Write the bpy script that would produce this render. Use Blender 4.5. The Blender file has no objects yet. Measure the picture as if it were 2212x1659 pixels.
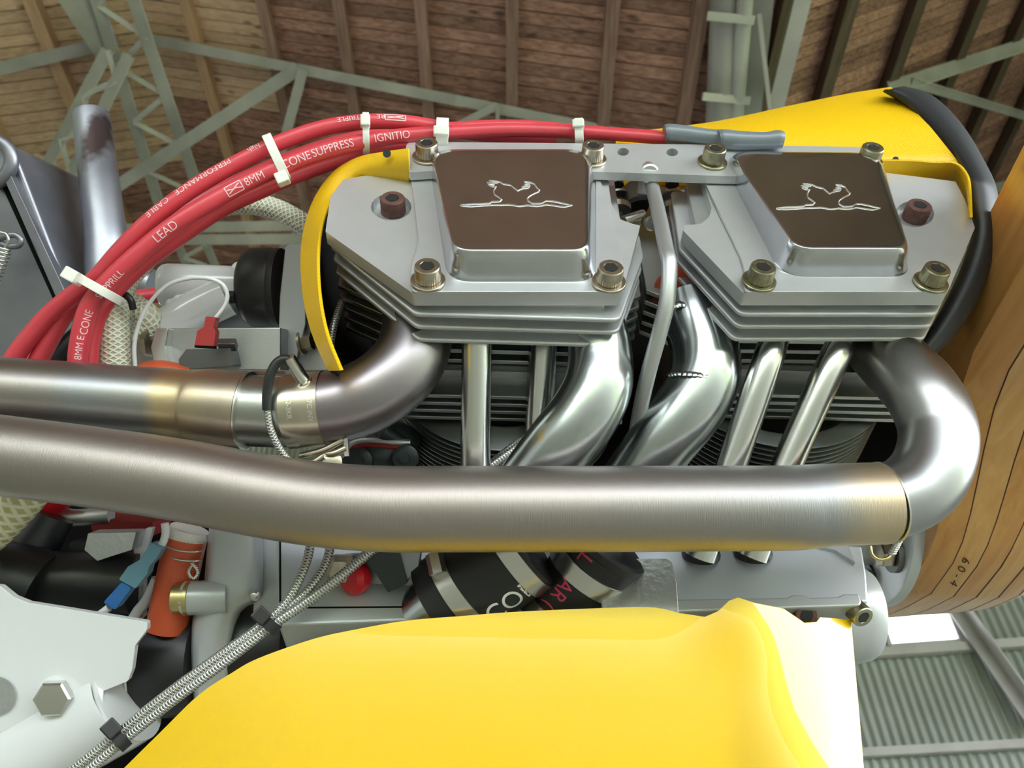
import bpy, bmesh, math, random
from mathutils import Vector, Matrix
random.seed(7)
SC = bpy.context.scene
COL = SC.collection

# ------------------------------------------------------------------ camera, world, light, exposure
PITCH = math.radians(43.7)
CP, SP = math.cos(PITCH), math.sin(PITCH)
FPX, CX, CY = 1750.0, 1106.0, 829.5
CAMZ = 1.25
cd = bpy.data.cameras.new('camera')
cam = bpy.data.objects.new('camera', cd)
COL.objects.link(cam)
cam.location = (0, 0, CAMZ)
cam.rotation_euler = (math.pi / 2 + PITCH, 0, 0)
cd.sensor_width = 36.0
cd.lens = FPX / 2212.0 * 36.0
cd.clip_start = 0.01
cd.clip_end = 400
cd.dof.use_dof = True
cd.dof.focus_distance = 0.405
cd.dof.aperture_fstop = 20
SC.camera = cam

w = bpy.data.worlds.new('sky')
SC.world = w
w.use_nodes = True
wn = w.node_tree.nodes
bg = wn['Background']
bg.inputs['Color'].default_value = (0.90, 0.96, 1.0, 1)
bg.inputs['Strength'].default_value = 4.0
vs = SC.view_settings
vs.view_transform = 'Standard'
vs.look = 'None'
vs.exposure = 1.12
vs.gamma = 1.0
vs.use_curve_mapping = False

# ------------------------------------------------------------------ projection helpers (millimetres from the camera)
TILT = 0.04
ORG = Vector((0, 0, CAMZ))
def ray(u, v):
    a = (u - CX) / FPX
    b = (CY - v) / FPX
    return Vector((a, CP - SP * b, SP + CP * b))
def W(u, v, d):                       # a point d mm along the viewing axis
    return ray(u, v) * (d * 0.001)
def PF(u, v, y):                      # a point in the upright plane of the engine side, y mm away
    r = ray(u, v)
    return r * (y * 0.001 / (r.y - TILT * r.x))
def E(x, y, z):                       # engine coordinates in mm
    return Vector((x * .001, (y + TILT * x) * .001, z * .001))
def PROJ(p):
    d = p.y * CP + p.z * SP
    return (CX + FPX * p.x / d, CY - FPX * (-SP * p.y + CP * p.z) / d, d * 1000)
NB = Vector((-TILT, 1, 0)).normalized()

# ------------------------------------------------------------------ object helpers
def link(name, me, mat=None, parent=None, smooth=False, bevel=0, seg=2, center=True):
    if center and len(me.vertices):
        lo = Vector((1e9,) * 3); hi = -lo
        for q in me.vertices:
            for i in range(3):
                lo[i] = min(lo[i], q.co[i]); hi[i] = max(hi[i], q.co[i])
        c = Vector(((lo.x + hi.x) / 2, (lo.y + hi.y) / 2, lo.z))
        me.transform(Matrix.Translation(-c))
    else:
        c = Vector((0, 0, 0))
    o = bpy.data.objects.new(name, me)
    COL.objects.link(o)
    if mat is not None:
        me.materials.append(mat)
    o.location = c + ORG
    if parent is not None:
        par(o, parent)
    if smooth:
        for p in me.polygons:
            p.use_smooth = True
    if bevel:
        m = o.modifiers.new('bevel', 'BEVEL')
        m.width = bevel * .001; m.segments = seg; m.limit_method = 'ANGLE'; m.angle_limit = math.radians(35)
        m.harden_normals = False
    return o
def wloc(o):
    p = Vector(o.location)
    while o.parent is not None:
        o = o.parent
        p = p + Vector(o.location)
    return p
def par(o, p):
    o.location = Vector(o.location) - wloc(p)
    o.parent = p
def tag(o, label, cat, group=None, kind=None):
    if label: o['label'] = label
    if cat: o['category'] = cat
    if group: o['group'] = group
    if kind: o['kind'] = kind
    return o
def thing(name, label, cat, at, group=None):
    o = bpy.data.objects.new(name, None)
    COL.objects.link(o)
    o.empty_display_size = .02
    o.location = at + ORG
    return tag(o, label, cat, group)
def mesh(verts, faces, name='m'):
    me = bpy.data.meshes.new(name)
    me.from_pydata([tuple(q) for q in verts], [], faces)
    me.update()
    return me
def fixn(me):
    bm = bmesh.new(); bm.from_mesh(me)
    bmesh.ops.recalc_face_normals(bm, faces=bm.faces)
    bm.to_mesh(me); bm.free()
    return me
def sharp(o, deg=35):
    for p in o.data.polygons: p.use_smooth = True
    o.data.set_sharp_from_angle(angle=math.radians(deg))
    return o
def crom(pts, n):                     # Catmull-Rom through a list of tuples
    P = [tuple(p) for p in pts]
    P = [tuple(2 * a - b for a, b in zip(P[0], P[1]))] + P + [tuple(2 * a - b for a, b in zip(P[-1], P[-2]))]
    out = []
    for i in range(1, len(P) - 2):
        for k in range(n):
            t = k / n
            out.append(tuple(.5 * ((2 * b) + (-a + c) * t + (2 * a - 5 * b + 4 * c - d) * t * t + (-a + 3 * b - 3 * c + d) * t ** 3)
                             for a, b, c, d in zip(P[i - 1], P[i], P[i + 1], P[i + 2])))
    out.append(P[-2])
    return out
def frames(path):
    T = []
    for i in range(len(path)):
        a = path[max(i - 1, 0)]; b = path[min(i + 1, len(path) - 1)]
        T.append((b - a).normalized())
    up = Vector((0, 0, 1)) if abs(T[0].z) < .9 else Vector((0, 1, 0))
    n = (up - T[0] * up.dot(T[0])).normalized()
    N = [n]
    for i in range(1, len(path)):
        q = T[i - 1].rotation_difference(T[i])
        n = q @ N[-1]
        n = (n - T[i] * n.dot(T[i])).normalized()
        N.append(n)
    return T, N
def sweep(path, rad, seg=20, cap=True, uv=True):
    """tube along world points; rad a number (mm) or a list"""
    n = len(path)
    R = [rad] * n if not isinstance(rad, (list, tuple)) else list(rad)
    T, N = frames(path)
    V, F = [], []
    for i in range(n):
        B = T[i].cross(N[i])
        for k in range(seg):
            a = 2 * math.pi * k / seg
            V.append(path[i] + (N[i] * math.cos(a) + B * math.sin(a)) * (R[i] * .001))
    for i in range(n - 1):
        for k in range(seg):
            k2 = (k + 1) % seg
            F.append((i * seg + k, i * seg + k2, (i + 1) * seg + k2, (i + 1) * seg + k))
    nf = len(F)
    if cap:
        F.append(tuple(range(seg - 1, -1, -1)))
        F.append(tuple(range((n - 1) * seg, n * seg)))
    me = mesh(V, F)
    if uv:
        L = [0.0]
        for i in range(1, n):
            L.append(L[-1] + (path[i] - path[i - 1]).length * 1000)
        lay = me.uv_layers.new(name='UVMap')
        for fi, f in enumerate(me.polygons):
            for li in f.loop_indices:
                vi = me.loops[li].vertex_index
                i, k = divmod(vi, seg)
                if fi < nf:
                    kk = fi % seg
                    kv = kk + 1 if (k != kk) else kk
                    lay.data[li].uv = (L[i], kv / seg)
                else:
                    lay.data[li].uv = (L[i], 0)
    return me
def pxpath(pts, n=8):                 # (u, v, D[, r]) -> smooth world path, radii
    C = crom(pts, n)
    path = [W(c[0], c[1], c[2]) for c in C]
    rad = [c[3] for c in C] if len(C[0]) > 3 else None
    return path, rad
def tube(name, pts, r, mat, parent=None, seg=20, n=8, cap=True):
    path, rad = pxpath(pts, n)
    me = sweep(path, rad if rad else r, seg, cap)
    o = link(name, me, mat, parent)
    sharp(o, 50)
    o_paths[o.name] = path
    return o
o_paths = {}
def prism(name, pts, y0, y1, mat, parent=None, bevel=.6, px=True, holes=None, seg=2):
    """outline on the upright plane y0 pushed back to y1 (mm)"""
    A = [PF(u, v, y0) for u, v in pts] if px else [E(x, y0, z) for x, z in pts]
    n = len(A)
    if holes:
        bm = bmesh.new()
        loops = [A] + [[PF(u, v, y0) for u, v in h] if px else [E(x, y0, z) for x, z in h] for h in holes]
        es = []
        for L in loops:
            vsx = [bm.verts.new(p) for p in L]
            for i in range(len(vsx)):
                es.append(bm.edges.new((vsx[i], vsx[(i + 1) % len(vsx)])))
        r = bmesh.ops.triangle_fill(bm, use_beauty=True, edges=es)
        fs = [g for g in r['geom'] if isinstance(g, bmesh.types.BMFace)]
        ex = bmesh.ops.extrude_face_region(bm, geom=fs)
        vv = [g for g in ex['geom'] if isinstance(g, bmesh.types.BMVert)]
        bmesh.ops.translate(bm, verts=vv, vec=NB * ((y1 - y0) * .001))
        bmesh.ops.recalc_face_normals(bm, faces=bm.faces)
        me = bpy.data.meshes.new(name)
        bm.to_mesh(me); bm.free()
        return link(name, me, mat, parent, bevel=bevel if bevel < .5 else 0)
    off = NB * ((y1 - y0) * .001)
    V = A + [p + off for p in A]
    F = [tuple(range(n)), tuple(range(2 * n - 1, n - 1, -1))]
    F += [(i, (i + 1) % n, n + (i + 1) % n, n + i) for i in range(n)]
    me = fixn(mesh(V, F))
    return link(name, me, mat, parent, bevel=bevel, seg=seg)
def rpoly(pts, r, n=5):
    """round the corners of a polygon; r a number or list, same unit as the points"""
    out = []
    m = len(pts)
    for i in range(m):
        p0 = Vector(pts[i - 1]); p1 = Vector(pts[i]); p2 = Vector(pts[(i + 1) % m])
        ri = r[i] if isinstance(r, (list, tuple)) else r
        a = (p0 - p1); b = (p2 - p1)
        la, lb = a.length, b.length
        a.normalize(); b.normalize()
        ang = a.angle(b)
        t = min(ri / max(math.tan(ang / 2), 1e-3), la * .48, lb * .48)
        q0 = p1 + a * t; q2 = p1 + b * t
        for k in range(n + 1):
            s = k / n
            out.append(tuple(q0 * (1 - s) ** 2 + p1 * 2 * s * (1 - s) + q2 * s * s))
    return out
def box(name, c, half, mat, parent=None, bevel=.5, rot=None):
    """c world (m, from camera), half sizes in mm, rot a 3x3 matrix"""
    hx, hy, hz = [h * .001 for h in half]
    V = [Vector((sx * hx, sy * hy, sz * hz)) for sx in (-1, 1) for sy in (-1, 1) for sz in (-1, 1)]
    if rot is not None: V = [rot @ q for q in V]
    V = [q + c for q in V]
    F = [(0, 1, 3, 2), (4, 6, 7, 5), (0, 4, 5, 1), (2, 3, 7, 6), (0, 2, 6, 4), (1, 5, 7, 3)]
    return link(name, fixn(mesh(V, F)), mat, parent, bevel=bevel)
def basis(axis):
    z = Vector(axis).normalized()
    x = Vector((1, 0, 0)) if abs(z.x) < .9 else Vector((0, 0, 1))
    x = (x - z * x.dot(z)).normalized()
    y = z.cross(x)
    return x, y, z
def lathe(name, prof, c, axis, mat, parent=None, seg=32, capends=True, ang=35, fn=None):
    """prof list of (radius, height) mm along axis from c"""
    x, y, z = basis(axis)
    V, F = [], []
    for (r, h) in prof:
        for k in range(seg):
            a = 2 * math.pi * k / seg
            rr = r * (fn(k, h) if fn else 1)
            V.append(c + (x * math.cos(a) + y * math.sin(a)) * (rr * .001) + z * (h * .001))
    for i in range(len(prof) - 1):
        for k in range(seg):
            k2 = (k + 1) % seg
            F.append((i * seg + k, i * seg + k2, (i + 1) * seg + k2, (i + 1) * seg + k))
    if capends:
        F.append(tuple(range(seg - 1, -1, -1)))
        F.append(tuple(range((len(prof) - 1) * seg, len(prof) * seg)))
    o = link(name, mesh(V, F), mat, parent)
    return sharp(o, ang)
def ribbon(name, rows, mat, parent=None, thick=0, smooth=True, closed=False):
    """grid of world points rows x cols"""
    if thick:                          # narrow border cells keep the rim shading tight
        lp = lambda a, b: [p.lerp(q, .04) for p, q in zip(a, b)]
        rows = [rows[0], lp(rows[0], rows[1])] + rows[1:-1] + [lp(rows[-1], rows[-2]), rows[-1]]
        rows = [[r[0], r[0].lerp(r[1], .05)] + r[1:-1] + [r[-1].lerp(r[-2], .05), r[-1]] for r in rows]
    nr, nc = len(rows), len(rows[0])
    V = [p for r in rows for p in r]
    F = [(i * nc + j, i * nc + j + 1, (i + 1) * nc + j + 1, (i + 1) * nc + j) for i in range(nr - 1) for j in range(nc - 1)]
    me = mesh(V, F)
    lay = me.uv_layers.new(name='UVMap')
    for l in me.loops:
        i, j = divmod(l.vertex_index, nc)
        lay.data[l.index].uv = (j / (nc - 1), i / (nr - 1))
    o = link(name, me, mat, parent, smooth=smooth)
    if thick:
        m = o.modifiers.new('solid', 'SOLIDIFY'); m.thickness = thick * .001; m.offset = 0
    return o
def beam(name, a, b, wd, ht, mat, parent=None, up=(0, 0, 1), bevel=0):
    """bar between two points (m), wd/ht in mm"""
    t = (b - a).normalized()
    s = t.cross(Vector(up)).normalized()
    n = s.cross(t)
    V = []
    for p in (a, b):
        for i, j in ((-1, -1), (1, -1), (1, 1), (-1, 1)):
            V.append(p + s * (i * wd * .0005) + n * (j * ht * .0005))
    F = [(3, 2, 1, 0), (4, 5, 6, 7)] + [(i, (i + 1) % 4, 4 + (i + 1) % 4, 4 + i) for i in range(4)]
    return link(name, fixn(mesh(V, F)), mat, parent, bevel=bevel)
def textmesh(s, size=1.0):
    cu = bpy.data.curves.new('t', 'FONT'); cu.body = s; cu.size = size
    o = bpy.data.objects.new('t', cu); COL.objects.link(o)
    dg = bpy.context.evaluated_depsgraph_get()
    me = bpy.data.meshes.new_from_object(o.evaluated_get(dg))
    bpy.data.objects.remove(o); bpy.data.curves.remove(cu)
    return me
def text_on_tube(name, s, path, s0, size, ang, rad, mat, parent, flip=False, squash=1.0, extra=None):
    """flat print wrapped on a tube: s0 start length mm, ang: turn (deg) round the tube from the side facing the camera"""
    me = textmesh(s, size)
    L = [0.0]
    for i in range(1, len(path)): L.append(L[-1] + (path[i] - path[i - 1]).length * 1000)
    def at(d):
        d = min(max(d, 0), L[-1] - 1e-3)
        for i in range(1, len(L)):
            if L[i] >= d:
                f = (d - L[i - 1]) / max(L[i] - L[i - 1], 1e-6)
                p = path[i - 1].lerp(path[i], f)
                return p, (path[i] - path[i - 1]).normalized()
    bm = bmesh.new(); bm.from_mesh(me)
    bmesh.ops.triangulate(bm, faces=bm.faces)
    bmesh.ops.subdivide_edges(bm, edges=[e for e in bm.edges if e.calc_length() > size * .35], cuts=2)
    for q in bm.verts:
        x, y = q.co.x * squash, q.co.y - size * .35
        if flip: x, y = -x, -y
        p, t = at(s0 + x)
        c = (-p).normalized(); c = (c - t * c.dot(t)).normalized()     # side that faces the camera
        up = c.cross(t)
        a = math.radians(ang) + y / rad
        q.co = p + (c * math.cos(a) + up * math.sin(a)) * ((rad + .06) * .001)
    bmesh.ops.recalc_face_normals(bm, faces=bm.faces)
    me2 = bpy.data.meshes.new(name); bm.to_mesh(me2); bm.free()
    return link(name, me2, mat, parent)

# ------------------------------------------------------------------ materials
def mat(name, col, rough=.5, metal=0.0, bump=None, var=None, coat=0, spec=None, trans=0, sss=0, aniso=None):
    m = bpy.data.materials.new(name); m.use_nodes = True
    nt = m.node_tree; b = nt.nodes['Principled BSDF']
    b.inputs['Base Color'].default_value = (*col, 1)
    b.inputs['Roughness'].default_value = rough
    b.inputs['Metallic'].default_value = metal
    if spec is not None: b.inputs['Specular IOR Level'].default_value = spec
    if coat: b.inputs['Coat Weight'].default_value = coat; b.inputs['Coat Roughness'].default_value = .03
    if trans: b.inputs['Transmission Weight'].default_value = trans
    if sss:
        b.inputs['Subsurface Weight'].default_value = sss
        b.inputs['Subsurface Radius'].default_value = (.003, .003, .003)
    tc = nt.nodes.new('ShaderNodeTexCoord')
    if var:                                  # (scale, amount, [stretch]) colour variation
        mp = nt.nodes.new('ShaderNodeMapping'); mp.inputs['Scale'].default_value = var[2] if len(var) > 2 else (1, 1, 1)
        nz = nt.nodes.new('ShaderNodeTexNoise'); nz.inputs['Scale'].default_value = var[0]; nz.inputs['Detail'].default_value = 5
        mx = nt.nodes.new('ShaderNodeMix'); mx.data_type = 'RGBA'; mx.blend_type = 'MULTIPLY'
        mr = nt.nodes.new('ShaderNodeMapRange'); mr.inputs[1].default_value = .3; mr.inputs[2].default_value = .7
        mr.inputs[3].default_value = 1 - var[1]; mr.inputs[4].default_value = 1 + var[1] * .3
        nt.links.new(tc.outputs['Object'], mp.inputs[0]); nt.links.new(mp.outputs[0], nz.inputs['Vector'])
        nt.links.new(nz.outputs['Fac'], mr.inputs[0])
        mx.inputs['Factor'].default_value = 1
        mx.inputs[6].default_value = (*col, 1)
        nt.links.new(mr.outputs[0], mx.inputs[7])
        nt.links.new(mx.outputs[2], b.inputs['Base Color'])
    if bump:                                 # (scale, strength, [stretch])
        mp = nt.nodes.new('ShaderNodeMapping'); mp.inputs['Scale'].default_value = bump[2] if len(bump) > 2 else (1, 1, 1)
        nz = nt.nodes.new('ShaderNodeTexNoise'); nz.inputs['Scale'].default_value = bump[0]; nz.inputs['Detail'].default_value = 4
        bp = nt.nodes.new('ShaderNodeBump'); bp.inputs['Strength'].default_value = bump[1]; bp.inputs['Distance'].default_value = .0005
        nt.links.new(tc.outputs['Object'], mp.inputs[0]); nt.links.new(mp.outputs[0], nz.inputs['Vector'])
        nt.links.new(nz.outputs['Fac'], bp.inputs['Height']); nt.links.new(bp.outputs[0], b.inputs['Normal'])
    return m
def mat_braid(name, col, dark, pitch, turns, rough=.4, metal=0.0, depth=.0006, contrast=1.0):
    """crossed strands wound round a tube, from its length / turn coordinates"""
    m = bpy.data.materials.new(name); m.use_nodes = True
    nt = m.node_tree; b = nt.nodes['Principled BSDF']
    b.inputs['Roughness'].default_value = rough; b.inputs['Metallic'].default_value = metal
    uvn = nt.nodes.new('ShaderNodeUVMap'); uvn.uv_map = 'UVMap'
    sp = nt.nodes.new('ShaderNodeSeparateXYZ'); nt.links.new(uvn.outputs[0], sp.inputs[0])
    def math_(op, a, bb):
        n = nt.nodes.new('ShaderNodeMath'); n.operation = op
        for i, x in enumerate((a, bb)):
            if x is None: continue
            if isinstance(x, (int, float)): n.inputs[i].default_value = x
            else: nt.links.new(x, n.inputs[i])
        return n.outputs[0]
    L = math_('MULTIPLY', sp.outputs[0], 2 * math.pi / pitch)
    A = math_('MULTIPLY', sp.outputs[1], 2 * math.pi * turns)
    s1 = math_('SINE', math_('ADD', L, A), None)
    s2 = math_('SINE', math_('SUBTRACT', L, A), None)
    h = math_('MAXIMUM', s1, s2)
    mr = nt.nodes.new('ShaderNodeMapRange'); nt.links.new(h, mr.inputs[0])
    mr.inputs[1].default_value = -.4; mr.inputs[2].default_value = .9
    mx = nt.nodes.new('ShaderNodeMix'); mx.data_type = 'RGBA'
    mx.inputs[6].default_value = (*dark, 1); mx.inputs[7].default_value = (*col, 1)
    nt.links.new(mr.outputs[0], mx.inputs['Factor'])
    nt.links.new(mx.outputs[2], b.inputs['Base Color'])
    bp = nt.nodes.new('ShaderNodeBump'); bp.inputs['Strength'].default_value = contrast; bp.inputs['Distance'].default_value = depth
    nt.links.new(mr.outputs[0], bp.inputs['Height']); nt.links.new(bp.outputs[0], b.inputs['Normal'])
    return m
def mat_pipe(name, stops, rough=.3, metal=1.0, brushed=.25):
    """heat-tinted steel: colour bands along the pipe (position mm, colour)"""
    m = bpy.data.materials.new(name); m.use_nodes = True
    nt = m.node_tree; b = nt.nodes['Principled BSDF']
    b.inputs['Metallic'].default_value = metal; b.inputs['Roughness'].default_value = rough
    uvn = nt.nodes.new('ShaderNodeUVMap'); uvn.uv_map = 'UVMap'
    sp = nt.nodes.new('ShaderNodeSeparateXYZ'); nt.links.new(uvn.outputs[0], sp.inputs[0])
    tc = nt.nodes.new('ShaderNodeTexCoord')
    nz = nt.nodes.new('ShaderNodeTexNoise'); nz.inputs['Scale'].default_value = 25; nz.inputs['Detail'].default_value = 4
    nt.links.new(tc.outputs['Object'], nz.inputs['Vector'])
    ad = nt.nodes.new('ShaderNodeMath'); ad.operation = 'MULTIPLY_ADD'
    nt.links.new(nz.outputs['Fac'], ad.inputs[0]); ad.inputs[1].default_value = 24; nt.links.new(sp.outputs[0], ad.inputs[2])
    lmax = stops[-1][0]
    mr = nt.nodes.new('ShaderNodeMapRange'); mr.inputs[1].default_value = 12; mr.inputs[2].default_value = lmax + 12
    nt.links.new(ad.outputs[0], mr.inputs[0])
    cr = nt.nodes.new('ShaderNodeValToRGB'); e = cr.color_ramp.elements
    e[0].position = stops[0][0] / lmax; e[0].color = (*stops[0][1], 1)
    e[1].position = 1; e[1].color = (*stops[-1][1], 1)
    for p, c in stops[1:-1]:
        x = e.new(p / lmax); x.color = (*c, 1)
    nt.links.new(mr.outputs[0], cr.inputs[0]); nt.links.new(cr.outputs[0], b.inputs['Base Color'])
    # fine rings left by brushing
    mp = nt.nodes.new('ShaderNodeMapping'); mp.inputs['Scale'].default_value = (3.5, 14, 1)
    n2 = nt.nodes.new('ShaderNodeTexNoise'); n2.inputs['Scale'].default_value = 1; n2.inputs['Detail'].default_value = 3
    nt.links.new(uvn.outputs[0], mp.inputs[0]); nt.links.new(mp.outputs[0], n2.inputs['Vector'])
    bp = nt.nodes.new('ShaderNodeBump'); bp.inputs['Strength'].default_value = brushed; bp.inputs['Distance'].default_value = .0002
    nt.links.new(n2.outputs['Fac'], bp.inputs['Height']); nt.links.new(bp.outputs[0], b.inputs['Normal'])
    return m
def mat_wood(name, c1, c2, scale=(1, 14, 14), rough=.75, objvar=.35, coat=0, knots=True):
    m = bpy.data.materials.new(name); m.use_nodes = True
    nt = m.node_tree; b = nt.nodes['Principled BSDF']; b.inputs['Roughness'].default_value = rough
    if coat: b.inputs['Coat Weight'].default_value = coat; b.inputs['Coat Roughness'].default_value = .12
    tc = nt.nodes.new('ShaderNodeTexCoord'); oi = nt.nodes.new('ShaderNodeObjectInfo')
    va = nt.nodes.new('ShaderNodeVectorMath'); va.operation = 'ADD'
    ms = nt.nodes.new('ShaderNodeVectorMath'); ms.operation = 'SCALE'; ms.inputs['Scale'].default_value = 37.0
    cb = nt.nodes.new('ShaderNodeCombineXYZ')
    for i in range(3): nt.links.new(oi.outputs['Random'], cb.inputs[i])
    nt.links.new(cb.outputs[0], ms.inputs[0])
    nt.links.new(tc.outputs['Object'], va.inputs[0]); nt.links.new(ms.outputs[0], va.inputs[1])
    mp = nt.nodes.new('ShaderNodeMapping'); mp.inputs['Scale'].default_value = scale
    nt.links.new(va.outputs[0], mp.inputs[0])
    nz = nt.nodes.new('ShaderNodeTexNoise'); nz.inputs['Scale'].default_value = 3; nz.inputs['Detail'].default_value = 7; nz.inputs['Distortion'].default_value = .6
    nt.links.new(mp.outputs[0], nz.inputs['Vector'])
    cr = nt.nodes.new('ShaderNodeValToRGB'); e = cr.color_ramp.elements
    e[0].position = .3; e[0].color = (*c1, 1); e[1].position = .7; e[1].color = (*c2, 1)
    nt.links.new(nz.outputs['Fac'], cr.inputs[0])
    mr = nt.nodes.new('ShaderNodeMapRange'); mr.inputs[3].default_value = 1 - objvar; mr.inputs[4].default_value = 1 + objvar
    nt.links.new(oi.outputs['Random'], mr.inputs[0])
    mx = nt.nodes.new('ShaderNodeMix'); mx.data_type = 'RGBA'; mx.blend_type = 'MULTIPLY'; mx.inputs['Factor'].default_value = 1
    nt.links.new(cr.outputs[0], mx.inputs[6]); nt.links.new(mr.outputs[0], mx.inputs[7])
    out = mx.outputs[2]
    if knots:
        mk = nt.nodes.new('ShaderNodeMapping'); mk.inputs['Scale'].default_value = (3.2, 11, 11)
        nt.links.new(va.outputs[0], mk.inputs[0])
        vo = nt.nodes.new('ShaderNodeTexVoronoi'); vo.inputs['Scale'].default_value = .8
        nt.links.new(mk.outputs[0], vo.inputs['Vector'])
        rk = nt.nodes.new('ShaderNodeMapRange'); rk.inputs[1].default_value = .08; rk.inputs[2].default_value = .2
        rk.inputs[3].default_value = .4; rk.inputs[4].default_value = 1
        nt.links.new(vo.outputs['Distance'], rk.inputs[0])
        m2 = nt.nodes.new('ShaderNodeMix'); m2.data_type = 'RGBA'; m2.blend_type = 'MULTIPLY'; m2.inputs['Factor'].default_value = 1
        nt.links.new(out, m2.inputs[6]); nt.links.new(rk.outputs[0], m2.inputs[7]); out = m2.outputs[2]
    nt.links.new(out, b.inputs['Base Color'])
    return m
M = {}
M['alum'] = mat('machined aluminium', (.74, .75, .75), .30, 1, bump=(900, .12))
M['plate'] = mat('blasted aluminium plate', (.66, .67, .69), .48, .75, bump=(900, .10), var=(40, .08))
M['alum_dull'] = mat('dull aluminium', (.60, .61, .62), .48, 1, bump=(1500, .15))
M['alum_fin'] = mat('fin aluminium', (.58, .60, .59), .42, 1, bump=(700, .1, (1, 8, 1)))
M['cover'] = mat('polished cover', (.62, .63, .68), .20, 1, bump=(60, .05, (1, 6, 30)), var=(50, .1))
M['engrave'] = mat('bright engraving', (.95, .93, .92), .35, 1)
M['barrelfin'] = mat('oxidised barrel fins', (.26, .27, .27), .45, 1, bump=(700, .1))
M['intake'] = mat('silvered intake tube', (.50, .53, .54), .22, 1, bump=(220, .06), var=(60, .12))
M['pushrod'] = mat('polished pushrod tube', (.68, .68, .66), .22, 1, bump=(400, .05))
M['zinc'] = mat('yellowish zinc screw', (.56, .50, .40), .34, 1, bump=(900, .1), var=(200, .25))
M['zinc2'] = mat('greenish passivated screw', (.42, .40, .27), .36, 1, bump=(900, .1), var=(200, .25))
M['steel'] = mat('bright steel', (.66, .65, .62), .28, 1, bump=(500, .1))
M['boot'] = mat('grey rubber boot', (.20, .23, .26), .38, .2)
M['darksteel'] = mat('dark steel', (.20, .20, .20), .45, 1)
M['rust'] = mat('rusty brown screw', (.16, .075, .065), .55, .3, bump=(900, .2), var=(300, .3))
M['socket'] = mat('black socket', (.012, .012, .012), .6)
M['red'] = mat('red silicone', (.60, .05, .07), .38, 0, bump=(900, .08), spec=.55)
M['print'] = mat('pale print', (.80, .55, .57), .6)
M['nylon'] = mat('white nylon', (.80, .80, .74), .38, 0, sss=.3)
M['blacktie'] = mat('black nylon', (.012, .012, .013), .4)
M['yellow'] = mat('yellow gloss paint', (.80, .51, .0), .4, 0, coat=1, spec=.25)
M['rubber'] = mat('black rubber', (.014, .014, .016), .42, bump=(500, .06))
M['trim'] = mat('black rubber trim', (.018, .020, .024), .48, bump=(700, .1))
M['black'] = mat('matt black', (.006, .006, .006), .9, spec=.1)
M['plastic'] = mat('black plastic', (.018, .019, .021), .35)
M['white'] = mat('white gloss paint', (.70, .715, .73), .22, coat=.6, bump=(25, .03))
M['greypaint'] = mat('grey engine paint', (.50, .52, .54), .32, .35, bump=(900, .06))
M['cast'] = mat('rough cast silver', (.58, .60, .61), .38, .8, bump=(260, .9))
M['caseside'] = mat('silver crankcase paint', (.62, .66, .70), .34, .4, bump=(600, .06))
M['canister'] = mat('bead-blasted muffler steel', (.30, .30, .34), .42, .9, bump=(350, .1), var=(18, .35))
M['stub'] = mat('bead-blasted pipe steel', (.42, .43, .48), .40, .9, bump=(350, .1), var=(14, .4))
M['gasket'] = mat('red gasket', (.30, .02, .02), .6)
M['carb'] = mat('carburettor grey', (.05, .06, .065), .35, .5)
M['orange'] = mat('orange fire sleeve', (.62, .10, .035), .5, bump=(200, .3), var=(60, .2))
M['fray'] = mat('frayed white glass fibre', (.75, .72, .66), .9, bump=(900, 1))
M['brass'] = mat('brass', (.62, .50, .24), .35, 1)
M['wire'] = mat('white wire sleeve', (.78, .79, .82), .4)
M['crimp'] = mat('red crimp plastic', (.50, .05, .05), .3, trans=.25)
M['blue'] = mat('blue crimp plastic', (.03, .16, .46), .35)
M['bluelight'] = mat('pale blue plastic', (.20, .42, .58), .3, trans=.3)
M['bandtext'] = mat('red hose print', (.75, .05, .14), .6)
M['whitetext'] = mat('white hose print', (.8, .8, .82), .6)
M['redcap'] = mat('red plastic cap', (.62, .01, .02), .35)
M['wood'] = None
M['hosebraid'] = mat_braid('clear braided hose', (.80, .80, .66), (.50, .50, .36), 3.0, 10, rough=.22, depth=.0005)
M['hosebraid2'] = mat_braid('yellowed braided hose', (.72, .70, .50), (.45, .40, .18), 5.0, 6, rough=.22, depth=.0005)
M['wirebraid'] = mat_braid('tinned braid', (.74, .73, .70), (.26, .26, .26), 1.5, 3, rough=.35, metal=.9, depth=.0003)
M['galv'] = mat('grey painted steel', (.40, .375, .385), .5, .15, var=(2.2, .35), bump=(60, .1))
M['galv2'] = mat('pale grey painted steel', (.52, .495, .505), .45, .15, var=(2.5, .25), bump=(60, .1))
BR = (.40, .36, .345)
M['pipe_long'] = mat_pipe('heat-tinted exhaust', [(0, (.62, .50, .36)), (12, (.60, .50, .38)), (30, (.38, .38, .40)), (60, (.36, .34, .34)), (150, (.38, .34, .325)), (260, (.38, .335, .31)), (420, (.38, .345, .32))], .44, brushed=.6)
M['pipe_elbow'] = mat_pipe('tinted exhaust elbow', [(0, (.24, .22, .20)), (40, (.30, .27, .25)), (80, (.36, .35, .35)), (140, (.38, .38, .40))], .34, brushed=.08)
M['pipe_upper'] = mat_pipe('gold-banded exhaust', [(0, (.42, .37, .33)), (60, (.36, .33, .32)), (75, (.34, .35, .37)), (112, (.36, .35, .34)), (120, (.60, .47, .27)), (150, (.44, .37, .30)), (165, (.5, .4, .3))], .38)
M['pipe_inner'] = mat('slip joint steel', (.42, .43, .40), .32, 1, bump=(400, .1))
M['pipe_brown'] = mat_pipe('brown exhaust elbow', [(0, (.33, .29, .31)), (50, (.30, .275, .29)), (100, (.20, .19, .185)), (140, (.15, .14, .13))], .34, brushed=.1)
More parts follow.
